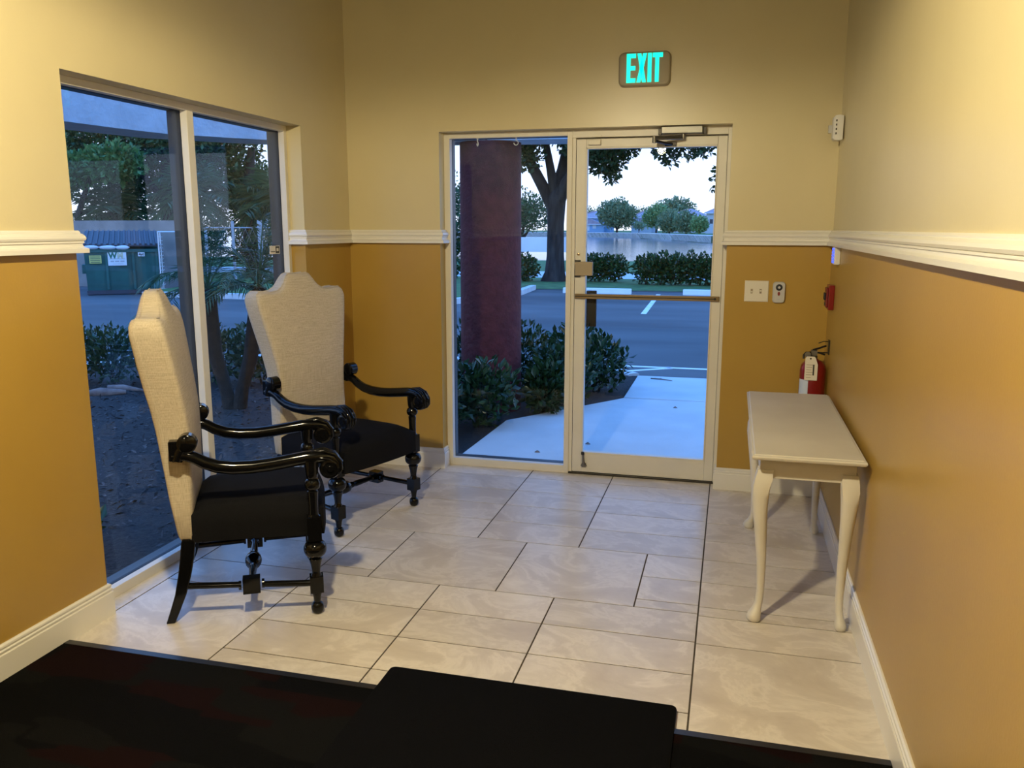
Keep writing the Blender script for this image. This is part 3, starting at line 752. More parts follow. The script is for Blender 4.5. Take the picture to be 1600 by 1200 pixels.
fe = thing('fire_extinguisher', (2.890, -.20, .50), 'red fire extinguisher with paper tag hung in the corner behind the table', 'fire extinguisher')
ec = (2.888, -.20)
MB().lathe([(.045, .52), (.066, .525), (.070, .535), (.070, .795), (.064, .822), (.048, .842), (.028, .852), (.022, .858)], (*ec, 0), 28).build('cylinder', 'red_paint', fe, smooth=40)
q = MB(); q.lathe([(.020, .852), (.020, .872), (.016, .876), (.016, .900)], (*ec, 0), 16); q.box((ec[0] - .016, ec[1] - .022, .878), (ec[0] + .016, ec[1] + .020, .905)); q.build('valve', 'steel', fe, smooth=35)
q = MB(); q.tube([(ec[0] - .004, ec[1] + .01, .906), (ec[0] + .025, ec[1] - .005, .918), (ec[0] + .058, ec[1] - .02, .934)], .006, 6, flat=1.6); q.build('handle', 'dark_metal', fe, smooth=40)
q = MB(); q.tube([(ec[0] - .004, ec[1] + .01, .893), (ec[0] + .03, ec[1] - .01, .892), (ec[0] + .056, ec[1] - .02, .884)], .005, 6, flat=1.6); q.build('lever', 'dark_metal', fe, smooth=40)
q = MB(); q.tube([(ec[0] - .016, ec[1] - .005, .892), (ec[0] - .045, ec[1] - .02, .892), (ec[0] - .056, ec[1] - .03, .880), (ec[0] - .056, ec[1] - .035, .860)], .006, 8); q.build('nozzle', 'dark_metal', fe, smooth=40)
MB().lathe([(.0, -.004), (.017, -.004), (.017, .004), (.0, .004)], (ec[0] - .035, ec[1] - .030, .882), 14, axis='y').build('gauge', 'steel', fe)
q = MB()
n = 8; base = math.atan2(-5.1 + .2, 2.42 - 2.888)
R = [[(ec[0] + rad * math.cos(t), ec[1] + rad * math.sin(t), z) for rad, z in ((.0702, .63), (.0702, .745), (.0712, .745), (.0712, .63))] for t in [base - 1.25 + .95 * i / n for i in range(n + 1)]]
q.rings(R); q.build('instruction_label', 'paper_blue', fe)
tgq = thing('inspection_tag', (2.865, -.285, .745), 'cream paper inspection tag hanging from the fire extinguisher', 'tag')
TP = [(2.838, .747), (2.905, .747), (2.905, .835), (2.892, .872), (2.884, .880), (2.846, .880), (2.838, .868)]
MB().prism_axis(TP, -.2765, -.2775, 'y').build('card', 'paper', tgq)
for i in range(6): MB().box((2.846, -.2776, .762 + i * .014), (2.872 + .004 * (i % 3), -.2781, .7645 + i * .014)).build('printed_line', 'lock_tan', tgq)
MB().box((2.880, -.2776, .775), (2.888, -.2781, .835)).build('printed_line', 'ink', tgq)
MB().lathe([(.0, 0), (.005, 0), (.005, -.001), (.0, -.001)], (2.866, -.2777, .868), 10, axis='y').build('eyelet', 'dark_metal', tgq)
MB().tube([(2.866, -.278, .868), (2.868, -.262, .885), (2.872, -.225, .892)], .0015, 5).build('string', 'dark_metal', tgq)
bkq = thing('extinguisher_bracket', (W, -.20, .88), 'dark metal wall bracket holding the fire extinguisher', 'bracket')
q = MB(); q.box((W, -.225, .885), (W - .006, -.175, .965)); q.build('wall_plate', 'dark_metal', bkq)
MB().tube([(W - .004, -.20, .955), (W - .03, -.20, .957), (ec[0] + .02, -.20, .945)], .003, 6).build('hook', 'dark_metal', bkq); q = MB(); q.tube([(W - .004, -.20, .893), (W - .035, -.20, .893), (ec[0] + .016, -.20, .893)], .004, 6); q.build('hook', 'dark_metal', bkq)

kp = thing('alarm_keypad', (W - .02, -.30, 1.385), 'white keypad glowing blue under the chair rail on the right wall', 'keypad')
MB().box((W, -.41, 1.386), (W - .030, -.30, 1.476)).build('case', 'plastic_white', kp, bevel=.005)
for i in range(3):
    for j in range(4):
        MB().box((W - .030, -.40 + i * .030, 1.395 + j * .016), (W - .033, -.378 + i * .030, 1.406 + j * .016)).build('key', 'keypad_blue', kp)
MB().box((W - .030, -.395, 1.459), (W - .0325, -.318, 1.472)).build('display', 'keypad_blue', kp)
# sides of keys also glow toward the room's end wall
ms = thing('motion_sensor', (W - .03, -.14, 2.03), 'small white motion sensor high in the right corner', 'sensor')
q = MB(); q.rings([[(W - .028 - d, -.205 + i, 2.035 + i), (W - .028 - d, -.120 - i, 2.035 + i), (W - .028 - d, -.120 - i, 2.165 - i), (W - .028 - d, -.205 + i, 2.165 - i)] for d, i in ((-.02, .004), (.0, 0), (.020, .002), (.030, .012))]); q.build('case', 'plastic_white', ms, smooth=35)
for k in range(4): MB().box((W - .046, -.2035, 2.065 + k * .022), (W - .040, -.208, 2.075 + k * .022)).build('vent', 'dark_metal', ms)
q = MB(); q.tube([(W, -.09, 2.10), (W - .03, -.10, 2.10), (W - .06, -.115, 2.10)], .014, 10); q.cbox((W - .062, -.118, 2.10), (.012, .014, .020)); q.build('swivel_mount', 'plastic_grey', ms, smooth=40)

# ------------------------------------------------------------------ pendant lamps that light the room; the second is added fill behind the camera
for i, (loc, down, glow) in enumerate(LAMPS):
    x, y, z = loc
    lt = thing('pendant_lamp', (x, y, z), ('pendant lamp with cream shade over the carpet, nearer the glass door' if i == 0 else 'added unseen fill lamp, built as a cream-shaded pendant, farther from the glass door'), 'lamp', 'pendant lamps')
    MB().lathe([(.03, .17), (.20, .10), (.24, .03), (.237, .03), (.197, .095), (.03, .164)], (x, y, z), 32).build('lamp_shade', 'white_trim', lt, smooth=40)
    MB().cyl((x, y, z + .165), (x, y, H), .006, 8).build('cord', 'dark_metal', lt)
    MB().lathe([(.06, 0), (.055, -.02), (.01, -.03)], (x, y, H), 20).build('ceiling_rose', 'white_trim', lt, smooth=40)
    for nm, kind_, e_ in (('bulb_light', 'SPOT', down), ('shade_light', 'POINT', glow)):
        ld = bpy.data.lights.new(nm, kind_); ld.energy = e_; ld.color = LAMP_COLOR; ld.shadow_soft_size = .06
        if kind_ == 'SPOT': ld.spot_size = PI; ld.spot_blend = .18
        lo = bpy.data.objects.new(nm, ld); COL.objects.link(lo); lo.parent = lt; lo.location = (0, 0, 0 if kind_ == 'SPOT' else -.02)

# ================================================================== outside
AZ = -.15
struct(MB().box((-60, -25, -.6), (60, 19.0, AZ)).build('ground_asphalt', 'asphalt', origin=(0, 0, 0)))
# mulch bed round the building
bed = [(-.2, -12), (-.2, .2), (.60, .2), (.60, 1.68), (1.46, 2.85), (1.46, 4.30), (-2.6, 4.30), (-4.4, 3.6), (-5.2, 2.2), (-5.4, -12)]
struct(MB().prism(bed[::-1], AZ - .05, -.075).build('mulch_bed', 'mulch', origin=(0, 0, 0)))
# walkway slabs with a joint between them
walk = srothing('walkway', (1.6, 1.5, -.05))
MB().prism([(.565, .2), (9, .2), (9, 2.895), (1.455, 2.895), (1.41, 2.82), (.605, 1.68)], -.2, -.05).build('slab', 'concrete_walk', walk, bevel=.006)
MB().prism([(1.46, 2.92), (9, 2.92), (9, 4.20), (1.46, 4.20)], -.2, -.05).build('slab', 'concrete_walk', walk, bevel=.006)
struct(MB().planstrip([(0, AZ - .05), (0, -.06), (.02, -.045), (.13, -.045), (.15, -.06), (.15, AZ - .05)], [(1.46, 4.36), (.9, 4.95), (-1.0, 5.0), (-3.2, 4.7), (-5.0, 3.7), (-5.8, 2.2), (-6.0, -12)]).build('kerb', 'concrete_curb', smooth=30, origin=(0, 0, 0)))
mbx = MB().prism([(1.46, 4.30), (1.4, 4.38), (.9, 4.95), (-1.0, 5.0), (-3.2, 4.7), (-5.0, 3.7), (-5.8, 2.2), (-6.0, -12), (-5.3, -12), (-5.1, 2.2), (-4.3, 3.5), (-2.6, 4.25)], AZ - .04, -.080).build('mulch_margin', 'mulch', origin=(0, 0, 0)); struct(mbx)
# painted bay lines
def line(name, pts, w, label, z=AZ):
    q = MB(); (xa, ya), (xb, yb) = pts; d = Vector((xb - xa, yb - ya)).normalized(); nn = Vector((-d.y, d.x)) * w / 2
    q.prism([(xa - nn.x, ya - nn.y), (xb - nn.x, yb - nn.y), (xb + nn.x, yb + nn.y), (xa + nn.x, ya + nn.y)], z - .003, z + .004)
    return tag(q.build(name, 'road_paint'), label, 'road marking', 'painted parking lines')
line('parking_line', ((.72, 12.1), (.58, 17.4)), .11, 'white parking bay line between the two concrete wheel stops')
line('parking_line', ((1.10, 5.42), (7.0, 5.42)), .09, 'white painted line farther from the walkway end, running crosswise')
line('parking_line', ((1.55, 4.62), (7.0, 5.05)), .09, 'white painted line touching the end of the walkway')
line('parking_line', ((1.25, 5.05), (1.75, 5.40)), .08, 'short slanted white painted line beside the walkway corner')
def wheel_stop(x0, x1, y, label):
    q = MB(); q.rings([[(x, y - .09, AZ), (x, y - .065, AZ + .15), (x, y + .065, AZ + .15), (x, y + .09, AZ)] for x in (x0, x1)])
    return tag(q.build('wheel_stop', 'wheel_stop_white', bevel=.015), label, 'wheel stop', 'concrete wheel stops')
wheel_stop(-1.95, -.12, 17.2, 'white concrete wheel stop on the left, by the door lock')
wheel_stop(1.22, 3.05, 17.3, 'white concrete wheel stop on the right, by the door hinge side')
# verge, path and bank
lawn = srothing('lawn', (0, 20, -.2))
MB().box((-60, 18.35, -.6), (60, 23.6, -.12)).build('verge', 'grass_ground', lawn)
MB().box((-60, 28.2, -.6), (60, 40.5, -.17)).build('bank', 'grass_ground', lawn)
struct(MB().box((-60, 18.2, -.3), (60, 18.35, -.135)).build('verge_kerb', 'asphalt'))
struct(MB().box((-60, 23.6, -.6), (60, 28.2, -.14)).build('sidewalk', 'concrete_walk', origin=(0, 0, 0)))
isl = [(-12, 13.1), (-3.75, 13.1), (-3.1, 14.2), (-2.85, 16.2), (-2.95, 18.25), (-12, 18.25)]
struct(MB().prism(isl, AZ - .1, -.02).build('island_kerb', 'concrete_curb', origin=(0, 0, 0)))
MB().prism([(-12, 13.3), (-3.9, 13.3), (-3.3, 14.3), (-3.05, 16.2), (-3.12, 18.3), (-12, 18.3)], AZ, .0).build('island_grass', 'grass_ground', lawn)
struct(MB().box((-400, 40, -1.2), (400, 420, -.6)).build('lake', 'lake_water', origin=(0, 0, 0)))
# far shore with its seawall
shore = [(-120, 250), (-60, 228), (-36, 214), (-18, 190), (-9, 160), (-.8, 127), (12, 105), (60, 80)]
struct(MB().planstrip([(0, -1), (0, .55), (-.5, .55), (-.5, -1)], shore[::-1]).build('seawall', 'seawall', origin=(0, 0, 0)))
fs = MB().prism(shore + [(200, 80), (200, 420), (-120, 420)], -.9, .45).build('far_shore', 'grass_ground', origin=(0, 0, 0)); struct(fs)

# curved beam on a round column, open to the sky behind it
edge = [(-2.22, -12), (-2.20, -.6), (-2.18, .03), (-2.11, .47), (-1.99, .93), (-1.83, 1.10), (-1.67, 1.30), (-1.48, 1.50), (-1.1, 1.68), (-.55, 1.83), (.09, 1.95), (1.0, 2.06), (6, 2.15)]
struct(MB().planstrip([(0, 2.31), (0, 3.25), (.44, 3.25), (.44, 2.31)], edge[::-1][::-1]).build('portico_beam', 'stucco', origin=(0, 0, 0)))
co = thing('round_column', (.31, 2.25, -.1), 'round dark red stucco column outside the sidelight window', 'column')
MB().lathe([(.277, 0), (.277, .6), (.274, 1.6), (.272, 2.42)], (.31, 2.25, -.1), 40).build('shaft', 'column_paint', co, smooth=30)
struct(MB().box((-.35, -12, 3.05), (9, .35, 3.35)).build('roof', 'stucco', origin=(0, 0, 0)))

# mulch chips
n = 9000
P = np.empty((n, 3)); P[:, 0] = rng.uniform(-5.3, -.25, n); P[:, 1] = rng.uniform(-1.5, 4.2, n); P[:, 2] = -.073
k = (P[:, 0] > -5.0) | (P[:, 1] < 2)
P = P[k]; n = len(P)
D = rng.normal(size=(n, 3)); D[:, 2] *= .25; D /= np.linalg.norm(D, axis=1)[:, None]
Nn = rdir(n, 2.5); ln = rng.uniform(.02, .07, n)
mroot = thing('mulch_chips', (-2.5, 1.5, -.075), 'scattered dark bark chips covering the planting bed outside', 'mulch'); mroot['kind'] = 'stuff'
leaf_mesh('chips', P, D, Nn, ln, ln * .35, 'mulch_chip', mroot, fold=.15)
dw = thing('palm_boot', (-3.55, 1.87, -.07), 'dry fallen palm husk lying on the mulch by the hedge', 'palm husk')
q = MB(); q.tube([(-3.80, 1.70, -.05), (-3.62, 1.80, -.045), (-3.42, 1.92, -.05)], [.012, .05, .02], 8, flat=.5); q.build('husk', 'driftwood', dw, smooth=60)
q = MB(); q.tube([(-3.66, 1.95, -.02), (-3.5, 1.98, -.02), (-3.28, 2.02, -.05)], [.02, .03, .012], 8, flat=.6); q.build('husk', 'driftwood', dw, smooth=60)

# shrubs ------------------------------------------------------------
def shrub(x, y, h, r, label, nl=650, mat='leaf_shrub', size=.085, z0=-.08, group='leafy shrubs', stems=5):
    t = thing('shrub', (x, y, z0), label, 'shrub', group)
    foliage('foliage', [(x, y, z0 + h * .55, r, r, h * .48, nl)], size, mat, t, aspect=.48, shell=.35, upb=.9, outw=.7)
    q = MB()
    for i in range(stems):
        a = 2 * PI * i / stems + x * 7
        q.tube([(x + .03 * math.cos(a), y + .03 * math.sin(a), z0), (x + .4 * r * math.cos(a), y + .4 * r * math.sin(a), z0 + h * .7)], [.008, .004], 5)
    q.build('stems', 'palm_bark', t)['kind'] = 'stuff'
FS = [(.12, .98, .50, .34, 'shrub nearest the sidelight, left of the column foot'), (.44, 1.48, .54, .30, 'shrub right in front of the red column'),
      (-.12, 1.55, .56, .34, 'shrub just left of the red column base'), (-.52, 2.35, .66, .36, 'shrub behind and left of the red column'), (.92, 2.62, .60, .32, 'shrub right of the red column, by the walkway bend'),
      (.36, 3.05, .68, .40, 'shrub behind the red column, centre of the bed'), (1.14, 3.25, .56, .32, 'shrub on the walkway edge seen through the door glass'), (.82, 3.80, .60, .38, 'shrub at the street end of the bed, near the kerb'),
      (-.20, 3.65, .66, .42, 'shrub at the street end of the bed, left of the column'), (-.95, 3.0, .62, .40, 'leftmost shrub of the bed seen past the column'), (.86, 2.10, .44, .18, 'small shrub squeezed between the red column and the walkway')]
for a in FS: shrub(*a, nl=800, group='shrubs round the red column')
BS = [(-5.0 + i * .52, 2.2 + i * .13 + .05 * math.sin(i * 2.1), .58 + .05 * math.sin(i * 1.7), .34) for i in range(7)]
ordn = ['leftmost', 'second from the left', 'third from the left', 'fourth from the left', 'fifth from the left', 'sixth from the left', 'rightmost']
for a, o in zip(BS, ordn): shrub(*a, 'shrub, ' + o + ' in the low row behind the mulch bed', nl=850, group='low shrub row beyond the mulch bed', size=.075)
shrub(-.85, -1.75, .24, .20, 'tiny green plant sprouting in the mulch by the window corner', nl=60, size=.10, group=None)
# clipped hedges across the lot
def hedge(x0, x1, y, h, label):
    t = thing('hedge', ((x0 + x1) / 2, y, -.12), label, 'hedge', 'clipped hedges across the parking lot')
    nb = max(2, int((x1 - x0) / .45)); B = []
    for i in range(nb):
        xx = x0 + .3 + (x1 - x0 - .6) * i / (nb - 1)
        B.append((xx, y + .05 * math.sin(i * 3), -.12 + h * .5, .42, .42, h * (.50 + .05 * math.sin(i * 2.3)), 750))
    foliage('foliage', B, .13, 'leaf_hedge', t, aspect=.55, shell=.3, upb=.6, outw=.7)
    q = MB()
    for i in range(nb): q.tube([(B[i][0], y, -.12), (B[i][0] + .1, y, .25)], [.03, .015], 5)
    q.build('stems', 'bark', t)['kind'] = 'stuff'
hedge(-2.45, -.92, 21.9, .86, 'shorter clipped hedge left of the gap, seen through the door')
hedge(-.42, 6.0, 20.9, .92, 'long clipped hedge right of the gap, seen through the door')
hedge(-5.05, -3.75, 21.5, .80, 'small clipped hedge at the left foot of the oak')
hedge(-9.0, -6.6, 22.2, .7, 'clipped hedge far left beyond the grass island')

hedge(-22.0, -8.6, 33.0, 2.0, 'tall dark hedge far behind the wire fence')
hedge(-38.0, -22.6, 33.0, 2.4, 'tall dark hedge far behind the yard wall')

# trees ---------------------------------------------------------------
def tree(name, label, trunks, blobs, leafsize, mat, group, base, bark='bark', shell=.45, aspect=.55):
    t = thing(name, base, label, 'tree', group)
    q = MB()
    for pts, rad in trunks: q.tube(pts, rad, 10)
    q.build('trunk', bark, t, smooth=60)
    foliage('crown', blobs, leafsize, mat, t, aspect=aspect, shell=shell)
    return t
oy = 21.8
trunks = [([(-3.18, oy, -.2), (-3.14, oy, .15), (-3.13, oy, .7), (-3.13, oy, 1.7), (-3.12, oy, 2.5), (-2.95, oy + .2, 3.4), (-2.75, oy + .4, 4.6), (-2.5, oy + .4, 6.2)], [.46, .34, .285, .275, .32, .20, .15, .08]),
          ([(-3.22, oy, 2.2), (-3.55, oy - .1, 2.9), (-3.9, oy - .3, 3.6), (-4.2, oy - .5, 4.5), (-4.5, oy - .6, 5.6)], [.20, .19, .17, .14, .08]),
          ([(-3.05, oy, 2.3), (-2.75, oy - .3, 3.0), (-2.4, oy - .6, 3.4), (-1.6, oy - .9, 3.9), (-.4, oy - 1.2, 4.6)], [.20, .17, .13, .09, .05]),
          ([(-3.15, oy, 2.4), (-3.25, oy - .2, 3.3), (-3.45, oy - .3, 4.4)], [.17, .14, .10]),
          ([(-.4, oy - 1.2, 4.6), (.5, oy - 1.3, 4.5), (1.4, oy - 1.4, 4.4)], [.05, .04, .02])]
blobs = [(-4.5, oy - .6, 4.9, 1.2, 1.2, .95, 2200), (-4.0, oy - .8, 3.85, .60, .6, .55, 700), (-3.3, oy - .5, 4.75, 1.0, 1.0, .62, 1900), (-2.9, oy, 5.6, 1.4, 1.5, 1.1, 1800), (-1.95, oy - .8, 4.15, 1.0, 1.1, .72, 2300), (-1.40, oy - 1.1, 3.55, .60, .6, .40, 700), (-1.22, oy - 1.1, 3.18, .25, .3, .26, 160), (-.8, oy - 1.1, 3.95, .45, .5, .35, 380),
         (-.9, oy - 1, 4.9, 1.0, 1.2, .8, 1400), (.42, oy - 1.3, 4.12, .52, .6, .58, 520), (.50, oy - 1.3, 3.62, .22, .3, .25, 90), (1.22, oy - 1.4, 4.02, .52, .6, .52, 560), (1.0, oy - 1.2, 5.2, 1.2, 1.2, .8, 900), (-3.2, oy + .4, 7.0, 2.2, 2.2, 1.4, 2200), (-.8, oy, 6.6, 2.0, 2.0, 1.2, 1500), (2.35, oy - 1.4, 4.4, .7, .6, 1.0, 400), (2.05, oy - 1.4, 2.9, .32, .3, .5, 120)]
tree('oak_tree', 'large oak with forked dark trunk at the lake edge of the parking lot', trunks, blobs, .17, 'leaf_oak', None, (-3.18, oy, -.2), shell=.25)
def round_tree(x, y, z0, w, h, label, mat, group, trunk_h=None, n=2600, leaf=.5, k=7):
    th_ = trunk_h if trunk_h is not None else h * .25
    B = []
    for i in range(k):
        a = 2 * PI * i / k + x
        B.append((x + .25 * w * math.cos(a), y + .25 * w * math.sin(a), z0 + th_ + (h - th_) * (.35 + .25 * ((i * 37) % 10) / 10), w * .30, w * .30, (h - th_) * .34, n // (k + 1)))
    B.append((x, y, z0 + th_ + (h - th_) * .66, w * .30, w * .3, (h - th_) * .34, n // (k + 1)))
    tr_ = [([(x, y, z0 - .2), (x, y, z0 + th_), (x + .05 * w, y, z0 + h * .6)], [w * .035, w * .028, w * .015]), ([(x, y, z0 + th_ * .8), (x - .2 * w, y, z0 + h * .55)], [w * .022, w * .01]), ([(x, y, z0 + th_ * .7), (x + .2 * w, y, z0 + h * .5)], [w * .022, w * .01])]
    return tree('broadleaf_tree', label, tr_, B, leaf, mat, group, (x, y, z0), shell=.4)
G1 = 'trees on the far shore'
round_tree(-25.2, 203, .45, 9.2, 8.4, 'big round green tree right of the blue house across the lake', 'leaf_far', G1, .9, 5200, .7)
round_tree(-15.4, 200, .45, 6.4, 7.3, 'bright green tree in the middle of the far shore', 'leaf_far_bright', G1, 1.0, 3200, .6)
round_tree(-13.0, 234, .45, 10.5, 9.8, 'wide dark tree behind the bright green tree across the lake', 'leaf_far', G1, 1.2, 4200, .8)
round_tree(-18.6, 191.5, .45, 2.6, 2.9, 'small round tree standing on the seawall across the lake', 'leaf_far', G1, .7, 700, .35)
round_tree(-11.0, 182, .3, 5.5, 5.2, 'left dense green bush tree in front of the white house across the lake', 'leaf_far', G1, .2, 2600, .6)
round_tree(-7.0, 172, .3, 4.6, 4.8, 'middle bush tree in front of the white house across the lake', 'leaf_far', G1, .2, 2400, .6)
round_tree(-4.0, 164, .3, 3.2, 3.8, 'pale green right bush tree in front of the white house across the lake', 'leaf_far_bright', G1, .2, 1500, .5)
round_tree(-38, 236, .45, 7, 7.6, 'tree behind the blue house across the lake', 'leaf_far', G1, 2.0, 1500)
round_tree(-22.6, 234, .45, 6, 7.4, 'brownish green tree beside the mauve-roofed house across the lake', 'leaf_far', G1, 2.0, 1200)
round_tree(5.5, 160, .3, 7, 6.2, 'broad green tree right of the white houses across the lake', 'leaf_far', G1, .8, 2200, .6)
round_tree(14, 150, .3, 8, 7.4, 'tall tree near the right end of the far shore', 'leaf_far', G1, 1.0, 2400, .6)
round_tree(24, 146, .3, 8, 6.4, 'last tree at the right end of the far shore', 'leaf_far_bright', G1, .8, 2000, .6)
G2 = 'trees beyond the parking lot'
round_tree(-14.2, 62, -.2, 5.6, 4.9, 'rounded tree left of the oak trunk, over the white wall', 'leaf_dark', G2, 1.2, 3600, .26)
round_tree(-19.6, 60, -.2, 5.4, 6.2, 'tree at the left edge of the sidelight, left of the column', 'leaf_dark', G2, 1.4, 3600, .26)
round_tree(-17, 66, -.2, 6, 4.8, 'tree hidden partly by the red column', 'leaf_dark', G2, 1.4, 2400, .28)

# far houses ------------------------------------------------------------
def house(x0, x1, y, z0, eave, ridge, wallmat, label, porch=None, wins=()):
    t = thing('house', ((x0 + x1) / 2, y, z0), label, 'house', 'houses across the lake')
    MB().box((x0, y, z0), (x1, y + 8, eave)).build('wall', wallmat, t)
    xm = (x0 + x1) / 2; o = .5; q = MB(); n0 = 0
    q.v = [(x0 - o, y - o, eave), (x1 + o, y - o, eave), (x1 + o, y + 8 + o, eave), (x0 - o, y + 8 + o, eave), (xm - (x1 - x0) * .06, y + 3.5, ridge), (xm + (x1 - x0) * .06, y + 4.5, ridge)]
    for f_ in ((0, 1, 5, 4), (1, 2, 5), (2, 3, 4, 5), (3, 0, 4), (0, 3, 2, 1)): q.face(f_)
    rf = q.build('roof', 'roof_mauve', t)
    MB().box((x0 - o, y - o - .05, eave - .18), (x1 + o, y - o + .05, eave + .02)).build('fascia', 'house_trim', rf)
    if porch:
        a, b_, e_, r_ = porch
        MB().box((a, y - 3, z0), (b_, y, e_)).build('porch_wall', wallmat, t)
        q = MB(); q.prism_axis([(a - .3, e_), (b_ + .3, e_), ((a + b_) / 2, r_)], y - 3.4, y + .5, 'y'); pr = q.build('porch_roof', 'roof_mauve', t)
        MB().box((a - .3, y - 3.5, e_ - .15), (b_ + .3, y - 3.4, e_ + .05)).build('fascia', 'house_trim', pr)
    for (a, b_, c, d, mt) in wins:
        wq = MB().box((a, y - 3.06 if porch and porch[0] <= a <= porch[1] and d < porch[2] else y - .06, c), (b_, y, d)).build('window', mt, t)
house(-38, -28.9, 217, .45, 4.3, 6.1, 'house_blue', 'blue two-storey house with mauve roof on the far shore', (-37, -30.3, 2.6, 3.95), ((-30.6, -30.1, 3.4, 4.0, 'window_dark'), (-34.6, -33.8, .9, 2.4, 'house_trim'), (-33.0, -32.1, 1.5, 2.4, 'house_trim')))
house(-23.4, -17.2, 218, .45, 4.4, 6.2, 'house_pale', 'pale blue house with mauve roof between the far trees', (-22.8, -18.0, 2.5, 3.9), ((-21.4, -20.6, 2.9, 3.8, 'window_dark'),))
house(-13.4, -4.2, 217, .45, 4.8, 6.6, 'house_white', 'white house behind the bushes on the far shore, low mauve roof', None, ((-5.2, -4.4, 2.6, 3.6, 'window_dark'), (-7.2, -6.4, 2.6, 3.6, 'window_dark')))
house(-3.6, 4.5, 190, .45, 5.0, 6.9, 'house_white', 'white house at the right end of the far shore, taller mauve roof', None, ((-2.8, -2.1, 2.6, 3.6, 'window_dark'), (.5, 1.3, 2.6, 3.6, 'window_dark')))
# white lakeside wall and car at the left of the oak
lw = tag(MB().box((-26, 57.5, -.2), (-8.5, 57.9, .9)).build('garden_wall', 'seawall'), 'low white wall across the road left of the oak', 'wall')
cr = thing('parked_car', (-19.2, 55, -.15), 'dark parked car far off at the left edge of the sidelight', 'car')
q = MB(); q.prism_axis([(-20.9, .15), (-17.5, .15), (-17.5, .75), (-18.1, .85), (-18.8, 1.35), (-20.0, 1.35), (-20.6, .88), (-20.9, .8)], 54.2, 55.9, 'y'); q.build('body', 'car_dark', cr, bevel=.08)
q = MB(); q.prism_axis([(-19.95, .9), (-18.45, .9), (-18.9, 1.28), (-19.85, 1.28)], 54.17, 54.2, 'y'); q.build('side_window', 'window_dark', cr)
for wx in (-20.2, -18.2): MB().lathe([(.0, 0), (.30, 0), (.32, .05), (.32, .2), (.0, .2)], (wx, 54.15, .17), 16, axis='y').build('wheel', 'rubber_black', cr)

# pygmy date palm by the window -------------------------------------------
pp = thing('pygmy_palm', (-1.98, 1.6, -.08), 'pygmy date palm with two dark trunks outside the window', 'palm')
crowns = []
for pts, rad in (([(-2.02, 1.60, -.1), (-2.06, 1.60, .10), (-2.15, 1.60, .42), (-2.20, 1.62, 1.02)], [.070, .060, .065, .07]), ([(-1.95, 1.62, -.1), (-1.90, 1.62, .12), (-1.80, 1.62, .40), (-1.70, 1.66, 1.05)], [.07, .058, .065, .07])):
    MB().tube(pts, rad, 10).build('trunk', 'palm_bark', pp, smooth=60); crowns.append(pts[-1])
def frond(c, az, el, ln, droop, par, nl=26, lw=.014, ll=.20, mat='leaf_palm'):
    d0 = np.array([math.cos(az) * math.cos(el), math.sin(az) * math.cos(el), math.sin(el)])
    ts = np.linspace(0, 1, 9)
    spine = [np.array(c) + d0 * ln * t + np.array([0, 0, -droop * t * t * ln]) for t in ts]
    q = MB(); q.tube([tuple(p) for p in spine], list(np.linspace(.009, .002, 9)), 5)
    side = np.array([-math.sin(az), math.cos(az), 0])
    for i in range(nl):
        t = .16 + .84 * i / nl; p = np.array(c) + d0 * ln * t + np.array([0, 0, -droop * t * t * ln])
        tg_ = d0 + np.array([0, 0, -2 * droop * t]); tg_ /= np.linalg.norm(tg_)
        L_ = ll * (1 - .55 * abs(t - .45) * 1.3) * random.uniform(.85, 1.1)
        for s in (-1, 1):
            d = tg_ * .55 + side * s * .8 + np.array([0, 0, random.uniform(-.35, .15)]); d /= np.linalg.norm(d)
            w_ = np.cross(d, np.array([0, 0, 1.0])); w_ /= np.linalg.norm(w_) + 1e-6
            n = len(q.v); m_ = p + d * L_ * .5 + np.array([0, 0, -.01])
            tip = p + d * L_ + np.array([0, 0, -.18 * L_])
            q.v += [tuple(p), tuple(m_ - w_ * lw * .5), tuple(tip), tuple(m_ + w_ * lw * .5)]
            q.face((n, n + 1, n + 2)); q.face((n, n + 2, n + 3))
    me = bpy.data.meshes.new('frond'); o = ORG[par.name]
    me.from_pydata([tuple(np.array(v) - o) for v in q.v], [], q.f); me.materials.append(MATS[mat])
    ob = bpy.data.objects.new('frond', me); COL.objects.link(ob); ob.parent = par
for ci, c in enumerate(crowns):
    for i in range(17):
        el = [1.38, 1.15, .9, .6, .25][i % 5]
        frond(c, 2 * PI * i * .382 + ci, el + random.uniform(-.1, .1), random.uniform(.70, .95), [.25, .5, .7, .8, .7][i % 5], pp)
# cabbage palms and broadleaf trees behind the enclosure wall
def fanpalm(x, y, h, r, label, n=26):
    t = thing('fan_palm', (x, y, -.2), label, 'palm', 'fan palms behind the service yard')
    MB().tube([(x, y, -.2), (x + .1, y, h * .5), (x, y, h)], [.20, .16, .18], 10).build('trunk', 'palm_bark', t, smooth=60)
    for i in range(n):
        az = 2.4 * i; el = 1.2 - 2.0 * i / n
        frond((x, y, h), az, el, r * random.uniform(.85, 1.1), .30, t, nl=14, lw=.07, ll=r * .55, mat='leaf_palm')
fanpalm(-15.5, 20.5, 2.7, 1.5, 'fan palm just left of the window mullion, behind the yard wall')
fanpalm(-12.9, 21.5, 2.5, 1.7, 'fan palm left of centre in the right window pane')
fanpalm(-11.4, 20.8, 2.4, 1.6, 'fan palm beside the white fence post in the right window pane')
fanpalm(-19.2, 21, 2.1, 1.5, 'low fan palm behind the dumpster wall')
GL = 'dark trees behind the service yard'
def bigtree(x, y, label, mat, B, tr_): tree('broadleaf_tree', label, tr_, [b_[:6] + (int(b_[6] * 1.7),) for b_ in B], .21, mat, GL, (x, y, -.2), shell=.2, aspect=.5)
